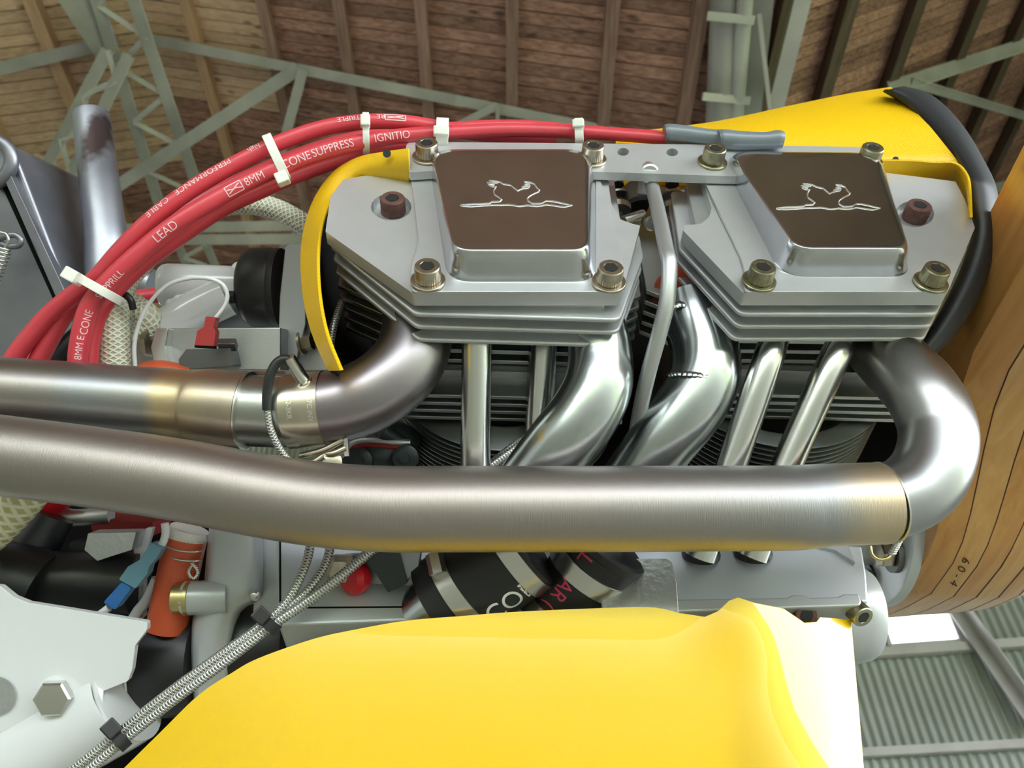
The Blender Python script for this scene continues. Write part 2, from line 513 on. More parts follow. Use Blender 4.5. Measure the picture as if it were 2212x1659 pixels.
M['clamp'] = mat('pale gold clamp steel', (.60, .54, .44), .28, 1, var=(60, .2))

def stain(m, c, size, col, noise=60):
    """dark stain on a material around an object-space point"""
    nt = m.node_tree; b = nt.nodes['Principled BSDF']
    tc = nt.nodes.new('ShaderNodeTexCoord'); mp = nt.nodes.new('ShaderNodeMapping'); mp.vector_type = 'POINT'
    mp.inputs['Location'].default_value = [-c[i] / size[i] for i in range(3)]; mp.inputs['Scale'].default_value = [1 / s for s in size]
    nt.links.new(tc.outputs['Object'], mp.inputs[0])
    ln = nt.nodes.new('ShaderNodeVectorMath'); ln.operation = 'LENGTH'; nt.links.new(mp.outputs[0], ln.inputs[0])
    nz = nt.nodes.new('ShaderNodeTexNoise'); nz.inputs['Scale'].default_value = noise; nz.inputs['Detail'].default_value = 5
    nt.links.new(tc.outputs['Object'], nz.inputs['Vector'])
    ad = nt.nodes.new('ShaderNodeMath'); ad.operation = 'MULTIPLY_ADD'; ad.inputs[1].default_value = .9
    nt.links.new(nz.outputs['Fac'], ad.inputs[0]); nt.links.new(ln.outputs['Value'], ad.inputs[2])
    mr = nt.nodes.new('ShaderNodeMapRange'); mr.inputs[1].default_value = 1.0; mr.inputs[2].default_value = 1.6
    mr.inputs[3].default_value = .9; mr.inputs[4].default_value = 0
    nt.links.new(ad.outputs[0], mr.inputs[0])
    mx = nt.nodes.new('ShaderNodeMix'); mx.data_type = 'RGBA'
    src = b.inputs['Base Color'].links[0].from_socket if b.inputs['Base Color'].links else None
    if src: nt.links.new(src, mx.inputs[6])
    else: mx.inputs[6].default_value = b.inputs['Base Color'].default_value
    mx.inputs[7].default_value = (*col, 1)
    nt.links.new(mr.outputs[0], mx.inputs['Factor']); nt.links.new(mx.outputs[2], b.inputs['Base Color'])

M['yellow'].node_tree.nodes['Principled BSDF'].inputs['Coat IOR'].default_value = 1.72
M['weave'] = mat_braid('yellow fibreglass weave', (.86, .53, .0), (.80, .46, .0), .012, 55, rough=.45, depth=.0002, contrast=.35)
M['plank'] = mat_wood('brown stained board', (.19, .085, .066), (.44, .235, .195), objvar=.30)
M['plank_light'] = mat_wood('pale new board', (.48, .30, .21), (.70, .47, .35), objvar=.14)
M['purlin'] = mat_wood('brown rafter', (.18, .095, .08), (.36, .21, .18), (14, 1, 14), objvar=.2, knots=False)
M['purlin_light'] = mat_wood('pale rafter', (.42, .24, .15), (.56, .35, .24), (14, 1, 14), objvar=.12, knots=False)
M['purlin_dark'] = mat_wood('dark rafter', (.045, .028, .022), (.11, .07, .055), (14, 1, 14), objvar=.15, knots=False)
M['prop_a'] = mat_wood('varnished amber lamination', (.55, .24, .06), (.68, .35, .11), (60, 4, 60), rough=.35, objvar=.10, coat=.6, knots=False)
M['prop_b'] = mat_wood('varnished pale lamination', (.62, .31, .09), (.74, .42, .15), (60, 4, 60), rough=.35, objvar=.10, coat=.6, knots=False)
M['glue'] = mat('dark glue line', (.07, .02, .008), .6)
M['corr'] = mat('corrugated sheet', (.36, .39, .37), .45, .2, var=(1.2, .25))
M['grass'] = mat('mown grass', (.20, .27, .07), .9, var=(3, .5))
M['floor'] = mat('greenish floor concrete', (.42, .435, .33), .7, var=(1.5, .3))
M['concrete'] = mat('outdoor gravel', (.42, .42, .36), .9, var=(2, .3))
M['whitewall'] = mat('pale hangar wall', (.50, .50, .48), .8, var=(.6, .2))
gl = bpy.data.materials.new('clear window sheet'); gl.use_nodes = True
_nt = gl.node_tree; _nt.nodes.clear()
_o = _nt.nodes.new('ShaderNodeOutputMaterial'); _t = _nt.nodes.new('ShaderNodeBsdfTransparent'); _g = _nt.nodes.new('ShaderNodeBsdfGlossy')
_m = _nt.nodes.new('ShaderNodeMixShader'); _m.inputs[0].default_value = .06; _g.inputs['Roughness'].default_value = .05
_nt.links.new(_t.outputs[0], _m.inputs[1]); _nt.links.new(_g.outputs[0], _m.inputs[2]); _nt.links.new(_m.outputs[0], _o.inputs[0])
M['glass'] = gl

# ------------------------------------------------------------------ hangar (metres, camera at the origin of these helpers)
def V3(x, y, z): return Vector((x, y, z))
GZ = -CAMZ
XR, HR, XV, HV = -2.89, 6.37, 1.388, 5.08        # ridge and valley
SL = (HR - HV) / (XV - XR)
SRT = .70
def roof_z(x):
    if x < XR: return HR + SL * (x - XR)
    if x < XV: return HR - SL * (x - XR)
    return HV + SRT * (x - XV)
YB0, YB1 = 1.30, 6.9
def bigbox(name, x0, x1, y0, y1, z0, z1, mt, parent=None):
    V = [V3(x, y, z) for x in (x0, x1) for y in (y0, y1) for z in (z0, z1)]
    F = [(0, 1, 3, 2), (4, 6, 7, 5), (0, 4, 5, 1), (2, 3, 7, 6), (0, 2, 6, 4), (1, 5, 7, 3)]
    return link(name, fixn(mesh(V, F)), mt, parent)
def slab(name, x0, x1, y0, y1, t0, t1, mt, parent=None):
    """board that follows the roof slope between x0 and x1, t0..t1 above the board underside (m)"""
    V = []
    for x in (x0, x1):
        for y in (y0, y1):
            for t in (t0, t1):
                xm = min(max(x, x0 + 1e-5), x1 - 1e-5)
                V.append(V3(x, y, roof_z(xm) + t))
    F = [(0, 1, 3, 2), (4, 6, 7, 5), (0, 4, 5, 1), (2, 3, 7, 6), (0, 2, 6, 4), (1, 5, 7, 3)]
    return link(name, fixn(mesh(V, F)), mt, parent)
ground = bigbox('ground', -60, 60, -60, 40, GZ - .25, GZ - .05, M['grass'])
tag(ground, 'mown green grass ground under and around the hangar', 'grass', kind='structure')
flr = bigbox('floor', -6.1, 7.3, -8.2, 8, GZ - .05, GZ, M['floor'])
tag(flr, 'pale greenish concrete hangar floor', 'floor', kind='structure')
# roof: backing felt, then single boards
ceil = bpy.data.objects.new('ceiling', None); COL.objects.link(ceil); ceil.location = ORG + V3(0, 3, 5.0)
tag(ceil, 'brown boarded hangar roof seen from below', 'ceiling', kind='structure')
XL, XRR = -6.0, 7.2
for (a, b_) in ((XL, XR), (XR, XV), (XV, XRR)):
    slab('roof_felt', a, b_, -8.2, YB1, .022, .05, M['black'], ceil)
    slab('roof_deck', a, b_, -8.2, YB0, 0, .020, M['plank'], ceil)
PW = .0865
y = YB0; k = 0
while y < YB1 - .02:
    g = .0065 if k % 3 else .009
    j = random.uniform(-.15, .15)
    dz = random.uniform(-.002, .002)
    def pl(x0, x1, mt):
        slab('plank', x0, x1, y, y + PW - g, dz, .018 + dz, M[mt], ceil)
    lim = 3.25
    pl(XL, XR, 'plank_light' if y < 3.75 else 'plank')
    if y < 3.2:
        xm = -1.79 + j * .2 if k % 2 else -1.83
        if y < 2.15: xm = -1.2
        pl(XR, xm, 'plank_light'); pl(xm, XV, 'plank')
    else:
        xm = random.choice((-1.2, -.62, 0, -1.79))
        pl(XR, xm, 'plank'); pl(xm, XV, 'plank')
    pl(XV, 3.35 + j, 'plank'); pl(3.35 + j, XRR, 'plank')
    y += PW; k += 1
# purlins along the roof
PX = [(-5.35, 'purlin_light'), (-4.74, 'purlin_light'), (-4.13, 'purlin_light'), (-3.52, 'purlin_light'), (-2.41, 'purlin_light'), (-1.79, 'purlin'), (-1.205, 'purlin'), (-.619, 'purlin'),
      (0, 'purlin'), (.637, 'purlin'), (1.16, 'purlin'), (1.72, 'purlin_dark'), (2.27, 'purlin_dark'), (2.96, 'purlin_dark'), (3.70, 'purlin_dark'), (4.4, 'purlin_dark'), (5.1, 'purlin_dark'), (5.8, 'purlin_dark'), (6.5, 'purlin_dark')]
for x, mt in PX:
    wdt = .042 if x < 1.5 else .055
    hgt = .09 if x < 1.5 else .15
    slab('purlin', x - wdt, x + wdt, -8.2, YB1, -hgt, .0, M[mt], ceil)
# back wall: corrugated sheet with a row of windows
WT = -.16
WY = 6.55
def WALL(u, v, off=0):
    r = ray(u, v)
    s = (WY + off) / (r.y - WT * r.x)
    return r * s
def wallpt(x, z, off=0): return V3(x, WY + WT * x + off, z)
wallo = bpy.data.objects.new('wall_back', None); COL.objects.link(wallo); wallo.location = ORG + V3(2, WY, GZ)
tag(wallo, 'grey corrugated steel wall of the hangar behind the engine', 'wall', kind='structure')
def span(us, vs_):
    ps = [WALL(u, v) for u, v in zip(us, vs_)]
    return ps
a1 = WALL(1921, 1399); a2 = WALL(2075, 1390); a3 = WALL(2035, 1294)
b1 = WALL(2180, 1240); b2 = WALL(2212, 1335)
win = []
W1 = (a1.x, a2.x, a1.z, a1.z + .95)
W2 = (b1.x + .02, b1.x + .75, a1.z + .0, a1.z + .95)
W3 = (a1.x - .95, a1.x - .22, a1.z, a1.z + .95)
for wn_ in (W1, W2, W3): win.append(wn_)
zl = sorted(set([GZ, -.2, .9, 1.8, a1.z, a1.z + .95, 3.9, 4.6, 5.4, 6.6, 9.2]))
pitch = .066; ns = 8
x0w, x1w = -6.0, 7.2
nx = int((x1w - x0w) / pitch * ns)
V, F = [], []
def inwin(x, z):
    return any(q[0] < x < q[1] and q[2] < z < q[3] for q in win)
for i in range(nx + 1):
    x = x0w + i * pitch / ns
    d = .011 * math.cos(2 * math.pi * i / ns)
    for z in zl: V.append(wallpt(x, z, d))
nz_ = len(zl)
for i in range(nx):
    for j in range(nz_ - 1):
        xm = x0w + (i + .5) * pitch / ns; zm = (zl[j] + zl[j + 1]) / 2
        if not inwin(xm, zm): F.append((i * nz_ + j, (i + 1) * nz_ + j, (i + 1) * nz_ + j + 1, i * nz_ + j + 1))
o = link('corrugated_sheet', mesh(V, F), M['corr'], wallo, smooth=True)
for n_, q in enumerate(win):
    wo = bpy.data.objects.new('window_%d' % (n_ + 1), None); COL.objects.link(wo)
    wo.location = ORG + wallpt((q[0] + q[1]) / 2, q[2])
    tag(wo, ['bright white window behind the propeller hub', 'bright window at the right edge beside the steel post', 'bright window hidden behind the crankcase nose'][n_], 'window', kind='structure')
    cs = [wallpt(q[0], q[2], -.02), wallpt(q[1], q[2], -.02), wallpt(q[1], q[3], -.02), wallpt(q[0], q[3], -.02)]
    for s_ in range(4): beam('window_frame', cs[s_], cs[(s_ + 1) % 4], 36, 36, M['galv2'], wo, up=(0, 1, 0.01))
    mid = [wallpt(q[0], (q[2] + q[3]) / 2 + .02, -.02), wallpt(q[1], (q[2] + q[3]) / 2 + .02, -.02)]
    beam('window_bar', mid[0], mid[1], 26, 26, M['galv2'], wo, up=(0, 1, 0.01))
    zm = (q[2] + q[3]) / 2 + .02
    for (zz0, zz1) in ((q[2], zm), (zm, q[3])):
        V = [wallpt(q[0], zz0, o_) for o_ in (0,)] + [wallpt(q[1], zz0, 0), wallpt(q[1], zz1, 0), wallpt(q[0], zz1, 0)]
        V += [p + V3(0, .004, 0) for p in V]
        link('pane', fixn(mesh(V, [(0, 1, 2, 3), (7, 6, 5, 4), (0, 4, 5, 1), (1, 5, 6, 2), (2, 6, 7, 3), (3, 7, 4, 0)])), M['glass'], wo)
# wall rails and posts
g1 = beam('wall_rail', wallpt(x0w, a1.z - .06, -.05), wallpt(x1w, a1.z - .06, -.05), 60, 70, M['galv2'])
tag(g1, 'pale steel rail along the corrugated wall just below the windows', 'rail')
zz = WALL(2050, 1622).z
g2 = beam('wall_rail', wallpt(x0w, zz, -.05), wallpt(x1w, zz, -.05), 60, 60, M['galv2'])
tag(g2, 'lower rust-spotted steel rail along the corrugated wall', 'rail')
pt = WALL(2052, 1300, -.1); pb = WALL(2240, 1570, -.1)
post = thing('wall_post', 'grey steel angle post leaning across the corrugated wall right of the window', 'post', pb)
beam('flange', pt, pb, 120, 12, M['galv'], post, up=(0, 1, 0))
beam('web', pt + V3(.05, -.05, 0), pb + V3(.05, -.05, 0), 14, 110, M['galv2'], post, up=(0, 1, 0))
# side walls (beyond the frame) and the wall beside the big door opening behind the photographer
wl = bigbox('wall_left', XL - .1, XL, -8.2, YB1, GZ, 6, M['whitewall'])
tag(wl, 'pale side wall of the hangar', 'wall', kind='structure')

wf_ = bigbox('wall_front', XL, 7.2, -8.3, -8.2, 1.9, 9.2, M['whitewall'])
tag(wf_, 'pale wall over the wide door opening behind the photographer', 'wall', kind='structure')
wr1 = bigbox('wall_right', 7.2, 7.3, -8.2, YB1, 4.2, 9.2, M['whitewall'])
tag(wr1, 'pale wall over the side door opening', 'wall', kind='structure')
wr2 = bigbox('wall_right', 7.2, 7.3, 2.5, YB1, GZ, 4.2, M['whitewall'])
tag(wr2, 'pale side wall beside the door opening', 'wall', kind='structure')
# ------------------------------------------------------------------ roof steelwork
def RP(u, v, drop):
    """point under the roof surface (drop in m below the boards) seen at pixel u, v"""
    r = ray(u, v)
    lo, hi = .5, 15.0
    for _ in range(60):
        m_ = (lo + hi) / 2; p = r * m_
        if p.z > roof_z(p.x) - drop: hi = m_
        else: lo = m_
    return r * lo
def steel(name, a, b, drop, wpx, label, group=None, parent=None, mt='galv', ht=50, drop2=None, lip=True):
    A = RP(a[0], a[1], drop); B = RP(b[0], b[1], drop if drop2 is None else drop2)
    D = (A.y * CP + A.z * SP + B.y * CP + B.z * SP) / 2
    wmm = wpx * D / FPX * 1000
    vd = ((A + B) / 2).normalized()
    if parent is None:
        root = thing(name, label, 'steel bar', (A + B) / 2, group)
        beam('flange', A, B, wmm, 8, M[mt], root, up=vd)
        if lip:
            t = (B - A).normalized(); s = t.cross(vd).normalized()
            off = s * (wmm * .0005 - .004)
            beam('web', A + off + vd * ht * .0005, B + off + vd * ht * .0005, 8, ht, M['galv2'], root, up=vd)
        return root
    return beam(name, A, B, wmm, 8, M[mt], parent, up=vd)
def truss(name, c1, c2, drop, wpx, label, lac, group=None):
    """lattice girder: two chords (each pixel start, end) with zigzag lacing"""
    A1, B1 = RP(*c1[0], drop), RP(*c1[1], drop); A2, B2 = RP(*c2[0], drop), RP(*c2[1], drop)
    root = thing(name, label, 'girder', (B1 + B2) / 2, group)
    for (a, b) in ((A1, B1), (A2, B2)):
        D = (a.y * CP + a.z * SP + b.y * CP + b.z * SP) / 2
        vd = ((a + b) / 2).normalized()
        wmm = wpx * D / FPX * 1000
        beam('chord', a, b, wmm, 8, M['galv'], root, up=vd)
        s = (b - a).normalized().cross(vd).normalized() * (wmm * .0005)
        beam('chord_lip', a + s + vd * .025, b + s + vd * .025, 8, 55, M['galv2'], root, up=vd)
    for i in range(lac):
        t0, t1 = i / lac, (i + 1) / lac
        p = A1.lerp(B1, t0) if i % 2 == 0 else A2.lerp(B2, t0)
        q = A2.lerp(B2, t1) if i % 2 == 0 else A1.lerp(B1, t1)
        beam('lacing', p, q, 38, 8, M['galv2'], root, up=((p + q) / 2).normalized())
    return root
truss('lattice_girder', ((268, -60), (448, 470)), ((190, -60), (352, 470)), .38, 24, 'riveted lattice girder running under the roof ridge', 9)
truss('lattice_girder', ((232, 108), (62, 430)), ((278, 118), (108, 470)), .50, 22, 'double-angle steel strut slanting down-left from the ridge girder', 7)
truss('lattice_girder', ((445, 530), (520, 700)), ((385, 530), (455, 700)), .30, 16, 'lower lattice girder seen beneath the horizontal tie beam', 7)
st = steel('gusset', (150, -20), (235, 110), .36, 62, 'dark steel gusset plate at the top of the ridge girder', mt='galv', lip=False)
steel('tie_bar', (318, 84), (1000, 220), .13, 22, 'long grey roof tie crossing under the rafters left of the covers', 'roof ties')
steel('tie_bar', (985, 216), (1560, 334), .13, 22, 'grey roof tie running to the gutter above the red leads', 'roof ties')
steel('tie_bar', (-40, 158), (235, 92), .13, 26, 'grey roof tie at the top left corner rising to the ridge', 'roof ties')
steel('brace', (110, 495), (645, 148), .55, 26, 'long grey brace crossing behind the red leads', 'roof braces', drop2=.14)
steel('brace', (655, 150), (570, 470), .16, 20, 'steep thin grey brace hanging from the roof tie', 'roof braces', drop2=.5)
steel('brace', (1075, 228), (930, 300), .16, 16, 'short grey brace under the tie near the white clips', 'roof braces', drop2=.4)
steel('brace', (1075, 228), (1075, 300), .16, 8, 'thin upright grey rod under the tie near the white clips', 'roof braces', drop2=.4, lip=False)
steel('tie_beam', (90, 498), (680, 486), .60, 22, 'upper of the two level grey tie beams behind the clear hose')
steel('tie_beam', (90, 520), (680, 516), .66, 22, 'lower of the two level grey tie beams behind the clear hose')
steel('brace', (80, 470), (260, 730), .62, 20, 'grey strut behind the muffler and the pipe stub', 'roof braces')
steel('brace', (560, 600), (700, 440), .55, 20, 'grey strut behind the yellow duct edge', 'roof braces')
# valley gutter with its pipes
gut = thing('valley_gutter', 'grey valley gutter and downpipe hanging between the two roof slopes', 'gutter', RP(1590, 240, .2))
for (u0, u1, wd_, dr, mt) in ((1570, 1550, 62, .12, 'galv'), (1612, 1584, 34, .20, 'galv2')):
    A, B = RP(u0, -40, dr), RP(u1, 330, dr)
    D = (A.z * SP + A.y * CP + B.z * SP + B.y * CP) / 2
    o = link('gutter_pipe', sweep([A, A.lerp(B, .5), B], wd_ * .5 * D / FPX * 1000, 16), M[mt], gut); sharp(o, 50)
A, B = RP(1640, -40, .14), RP(1604, 330, .14)
beam('gutter_board', A, B, 190, 12, M['galv'], gut, up=((A + B) / 2).normalized())
for v_ in (38, 212):
    A, B = RP(1530 - v_ * .06, v_ - 4, .26), RP(1632 - v_ * .06, v_ + 6, .26)
    beam('pipe_strap', A, B, 50, 20, M['galv2'], gut, up=((A + B) / 2).normalized())
steel('brace', (1640, 30), (1664, 240), .2, 9, 'thin pale rod beside the valley gutter', 'roof braces', mt='galv2', lip=False, drop2=.5)
steel('hanger', (1742, -30), (1672, 250), .42, 34, 'broad pale steel hanger right of the gutter', mt='galv2', drop2=.5)
steel('tie_bar', (2240, 88), (1920, 192), .18, 30, 'grey roof tie at the top right corner rising rightwards', 'roof ties')
steel('brace', (1970, 178), (2240, 258), .2, 18, 'thin grey brace descending at the right edge above the propeller', 'roof braces', drop2=.35)
steel('brace', (2130, 410), (2230, 392), .5, 20, 'short grey bar showing between black trim and propeller', 'roof braces')
# ------------------------------------------------------------------ engine: heads, covers, screws
def circ(u, v, ru, rv, n=20):
    return [(u + ru * math.cos(2 * math.pi * k / n), v + rv * math.sin(2 * math.pi * k / n)) for k in range(n)]
AX = -NB                                             # out of the head, towards the camera side
KN = lambda k, h: 1 - .035 * (k % 2)
def cap_screw(name, c, parent, mt, r=6.2, h=8.0, washer=True, axis=AX, knurl=True):
    wt = 1.5 if washer else 0
    ax = Vector(axis)
    sc = lathe(name, [(r * .94, wt), (r, wt + .4), (r, wt + h * .78), (r * .97, wt + h * .82), (r * .97, wt + h - .5), (r * .90, wt + h), (r * .56, wt + h), (r * .50, wt + h - .4)],
               c, axis, M[mt], parent, seg=64, fn=(lambda k, hh: KN(k, hh) if knurl and hh < wt + h * .8 else 1), ang=30)
    so = lathe('hex_socket', [(r * .56, wt + h - 3.2), (r * .56, wt + h + .03)], c, axis, M['socket'], sc, seg=6, ang=20)
    if washer:
        lathe('washer', [(r * 1.30, 0), (r * 1.34, .3), (r * 1.34, wt - .3), (r * 1.28, wt), (r * .7, wt)], c, axis, M[mt], sc, seg=40, ang=30)
    return sc
def rocker_cover(parent, base, face, yb, yf, emblem, flange, yfl, rb, rf, mt='cover'):
    n = 8
    B = rpoly([tuple((PF(u, v, yb).x, PF(u, v, yb).z)) for u, v in base], [r * .001 for r in rb], n)
    Fc = rpoly([tuple((PF(u, v, yf).x, PF(u, v, yf).z)) for u, v in face], [r * .001 for r in rf], n)
    prof = [(-.16, 0), (-.06, .03), (.02, .10), (.12, .24), (.36, .62), (.52, .80), (.68, .92), (.84, .985), (1.0, 1.0)]
    V, F = [], []
    m = len(B)
    cz = Vector((sum(p[0] for p in Fc) / m, sum(p[1] for p in Fc) / m))
    rings = []
    for (t, h) in prof:
        rings.append([(b[0] + (f[0] - b[0]) * t, yb + (yf - yb) * h, b[1] + (f[1] - b[1]) * t) for b, f in zip(B, Fc)])
    for s in (.96, .80, .5):
        rings.append([(cz.x + (f[0] - cz.x) * s, yf, cz.y + (f[1] - cz.y) * s) for f in Fc])
    for R in rings:
        for x, yy, z in R: V.append(Vector((x, yy * .001 + TILT * x, z)))
    for i in range(len(rings) - 1):
        for k in range(m):
            k2 = (k + 1) % m
            F.append((i * m + k, i * m + k2, (i + 1) * m + k2, (i + 1) * m + k))
    F.append(tuple(range((len(rings) - 1) * m, len(rings) * m)))
    cov = link('rocker_cover', fixn(mesh(V, F)), M[mt], parent, smooth=True)
    cov['label'] = 'polished domed rocker cover with an engraved flying bird'
    fl = prism('cover_flange', flange, yfl, yb + 1.6, M['plate'], cov, bevel=.5)
    # engraved bird outline
    P = [PF(u, v, yf - .12) for u, v in emblem]
    R = []
    o = link('bird_emblem', sweep(P, .32, 6, uv=False), M['engrave'], cov)
    o['label'] = 'bright engraved outline of a flying bird'
    return cov
EMB = [(240, 710), (360, 697), (470, 690), (560, 690), (685, 680), (700, 660), (770, 657), (830, 655), (855, 630), (810, 595), (755, 560), (740, 530), (735, 505), (745, 475), (772, 438), (715, 428), (655, 408), (745, 402), (700, 392), (640, 375), (720, 380), (795, 380), (730, 366), (670, 345), (760, 350),
       (820, 362), (880, 392), (935, 402), (990, 415), (1040, 455), (1095, 495), (1130, 478), (1180, 460), (1258, 450), (1280, 420), (1220, 425), (1160, 440), (1230, 410), (1195, 402), (1272, 392), (1200, 360), (1280, 368), (1345, 395), (1368, 430), (1385, 455), (1420, 488),
       (1400, 515), (1350, 535), (1300, 560), (1255, 590), (1238, 615), (1250, 650), (1310, 683), (1390, 687), (1460, 680), (1495, 662), (1525, 645), (1620, 650), (1700, 665), (1800, 688), (1905, 712), (1800, 735), (1700, 725), (1610, 710), (1530, 700), (1450, 718), (1380, 725), (1310, 718), (1240, 710), (1170, 722), (1110, 725),
       (1030, 710), (960, 700), (840, 705), (720, 705), (560, 718), (400, 727), (280, 722), (240, 710)]
EM1 = [(960 + x / 6.9125, 340 + y_ / 6.9125) for x, y_ in EMB]
EM2 = [(1676.6 + (u - 994) * 226 / 243, v + 6.5) for u, v in EM1]

def head(label, plate, holes, inner, finpts, cyl_fins, base, face, emblem, flange, screws, cx, left, rb, rf, mtb):
    root = thing('engine_cylinder', label, 'cylinder', E(cx, 300, 290), 'finned cylinder heads')
    hp = prism('head_plate', plate, 247, 254.5, M['plate'], root, bevel=.4, holes=holes)
    # machined fins behind the plate
    for i, yy in enumerate((258.2, 266.2, 274.8)):
        prism('fin', finpts, yy, yy + 2.6, M['plate'], root, bevel=.9, px=False, seg=3)
    # body between the fins
    prism('head_body', inner, 252, 282, M['alum_dull'], root, bevel=.5, px=False)
    prism('port_block', [(x, max(z, 345)) for x, z in inner], 280, 322, M['alum_dull'], root, bevel=.3, px=False)
    # deeper cooling fins
    yy = 284.0
    for i in range(5):
        prism('fin', cyl_fins, yy, yy + 2.8, M['alum_fin'], root, bevel=.3, px=False, seg=1)
        yy += 7.6
    rocker_cover(root, base, face, 245, 229.5, emblem, flange, 245, rb, rf)
    for (u, v) in screws:
        cap_screw('cap_screw', PF(u, v, 244.6), root, mtb)
    return root
# left head
c1 = rpoly([(-46.5, 291.5), (52, 291.5), (69, 342), (69, 360), (60, 372), (60, 420), (-70, 420), (-94, 400), (-94, 342)], [6, 6, 2, 2, 2, 4, 4, 4, 2], 5)
in1 = [(-40, 299), (45, 299), (55, 345), (55, 410), (-60, 410), (-86, 392), (-86, 347)]
cf1 = [(-94.5, 342), (-52, 318), (34, 318), (70.5, 341), (70.5, 412), (-94.5, 412)]
pl1 = rpoly([(703, 500), (714, 425), (742, 388), (880, 362), (1300, 372), (1313, 384), (1320, 440), (1340, 474), (1368, 484), (1383, 487), (1344, 634), (892, 634)], [3, 3, 3, 3, 3, 5, 8, 12, 4, 3, 14, 10], 4)
HD1 = head('left finned cylinder head with rocker cover, nearest the red leads', pl1, [circ(845, 447, 44, 29)], in1, c1, cf1,
           [(926, 338), (1284, 338), (1284, 607), (970, 607)], [(934, 337), (1264, 336), (1266, 539), (984, 539)], EM1,
           rpoly([(886, 372), (1292, 374), (1314, 440), (1346, 560), (1346, 630), (888, 630), (888, 575), (905, 520)], [2, 2, 4, 6, 12, 12, 6, 10], 4),
           [(924.5, 608), (1314.5, 611)], 0, True, (13, 13, 12, 13), (14, 14, 9, 9), 'zinc')
# right head
def tox(pts, y): return [(PF(u, v, y).x * 1000, PF(u, v, y).z * 1000) for u, v in pts]
c2 = rpoly([(111.5, 298.5), (211, 303), (248, 358), (248, 405), (92, 405), (89, 350)], [6, 6, 3, 3, 3, 2], 5)
in2 = [(118, 306), (204, 310), (238, 360), (238, 405), (100, 405), (98, 354)]
cf2 = [(74, 346), (112, 324), (198, 326), (241, 352), (241, 412), (74, 412)]
pl2 = rpoly([(1512, 372), (1905, 372), (2064, 392), (2084, 430), (2106, 492), (2046, 634), (1606, 634), (1476, 498), (1478, 487), (1516, 483), (1532, 468), (1537, 449)], [3, 3, 3, 3, 3, 12, 12, 3, 2, 6, 6, 4], 4)
HD2 = head('right finned cylinder head with rocker cover, beside the propeller', pl2, [circ(1976, 462, 42, 29)], in2, c2, cf2,
           [(1555, 340), (1900, 342), (1962, 597), (1690, 597)], [(1584, 343), (1885, 346), (1960, 536), (1722, 536)], EM2,
           rpoly([(1514, 376), (1905, 378), (1985, 575), (2046, 600), (2044, 630), (1607, 630), (1609, 585), (1600, 552)], [2, 2, 6, 8, 12, 10, 6, 6], 4),
           [(1638.6, 609), (2009, 612)], 160, False, (13, 13, 12, 13), (14, 14, 9, 9), 'zinc2')
# rusty screws in the counterbores
for (hd, u, v) in ((HD1, 850, 458), (HD2, 1974, 472)):
    cap_screw('head_screw', PF(u, v, 252), hd, 'rust', r=6.6, h=9, washer=False, knurl=False)
    prism('counterbore_floor', circ(u - 3, v - 4, 48, 33), 254.4, 256, M['carb'], hd, bevel=0)
# strap across both heads
bar = thing('strap_bar', 'silver aluminium strap bar bolted across the tops of both covers', 'bar', PF(1400, 384, 243))
hol = [circ(1346, 328, 13, 8.5, 14), circ(1452, 329, 13, 8.5, 14)]
prism('bar_plate', rpoly([(878, 306), (1500, 312), (1892, 318), (1918, 386), (1560, 372 + 8), (1262, 370), (948, 368), (884, 372), (874, 350)], [14, 3, 14, 6, 3, 3, 4, 8, 8], 4), 239.0, 244.0, M['plate'], bar, bevel=.3, holes=hol)
for u, v in ((923, 341), (1278, 346)): cap_screw('cap_screw', PF(u, v, 239), bar, 'zinc')
for u, v in ((1538, 352), (1874, 350)): cap_screw('cap_screw', PF(u, v, 239), bar, 'zinc2')
for u, v in ((1346, 328), (1452, 329)): lathe('threaded_hole', [(2.9, 0), (2.9, .4)], PF(u, v, 243.2), AX, M['socket'], bar, seg=16)
lathe('oil_boss', [(5.4, -6), (5.4, 1.5), (4.6, 2.2)], PF(1402, 374, 242), (0, -.35, -1), M['alum'], bar, seg=28)
# oil line
ol = thing('oil_line', 'thin bent aluminium oil line running down between the two heads', 'tube', PF(1375, 900, 330))
tb = tube('line', [(1400, 372, 470, 3.9), (1408, 400, 455, 3.9), (1425, 470, 430, 3.9), (1439, 540, 410, 3.9), (1446, 575, 403, 4.0), (1441, 650, 400, 4.0), (1424, 720, 403, 4.0), (1402, 800, 410, 4.0), (1384, 880, 420, 4.0), (1370, 960, 432, 4.0)], 0, M['alum_dull'], ol, seg=18)
lathe('collar', [(5.2, 0), (5.2, 9), (4.2, 9.5)], W(1399, 385, 468), W(1394, 420, 470) - W(1399, 385, 468), M['alum_dull'], ol, seg=20)
# between the heads: ignition / oil fitting
ft = thing('oil_gallery_fitting', 'dark grey fitting with a toggle bolt in the gap between the heads', 'fitting', PF(1390, 470, 290))
lathe('fitting_body', [(10.5, 0), (12.5, 2), (12.5, 14), (11.5, 16)], PF(1388, 452, 298), (0, -.35, .9), M['darksteel'], ft, seg=30)
lathe('fitting_neck', [(6, 0), (6, 12)], PF(1392, 415, 298), (0, -.35, .9), M['darksteel'], ft, seg=24)
def threaded(name, a, b, r, mt, parent, pitch=1.2):
    L = (b - a).length * 1000; n = int(L / (pitch / 2)); pr = [(r - (.5 if i % 2 else 0), i * pitch / 2) for i in range(n)]
    return lathe(name, pr, a, b - a, M[mt], parent, seg=16)
threaded('bolt_shank', PF(1345, 478, 272), PF(1392, 462, 276), 3.1, 'steel', ft)
box('toggle_bar', PF(1401, 466, 274), (1.6, 2.5, 7), M['steel'], ft, rot=Matrix.Rotation(.35, 3, 'Y'))
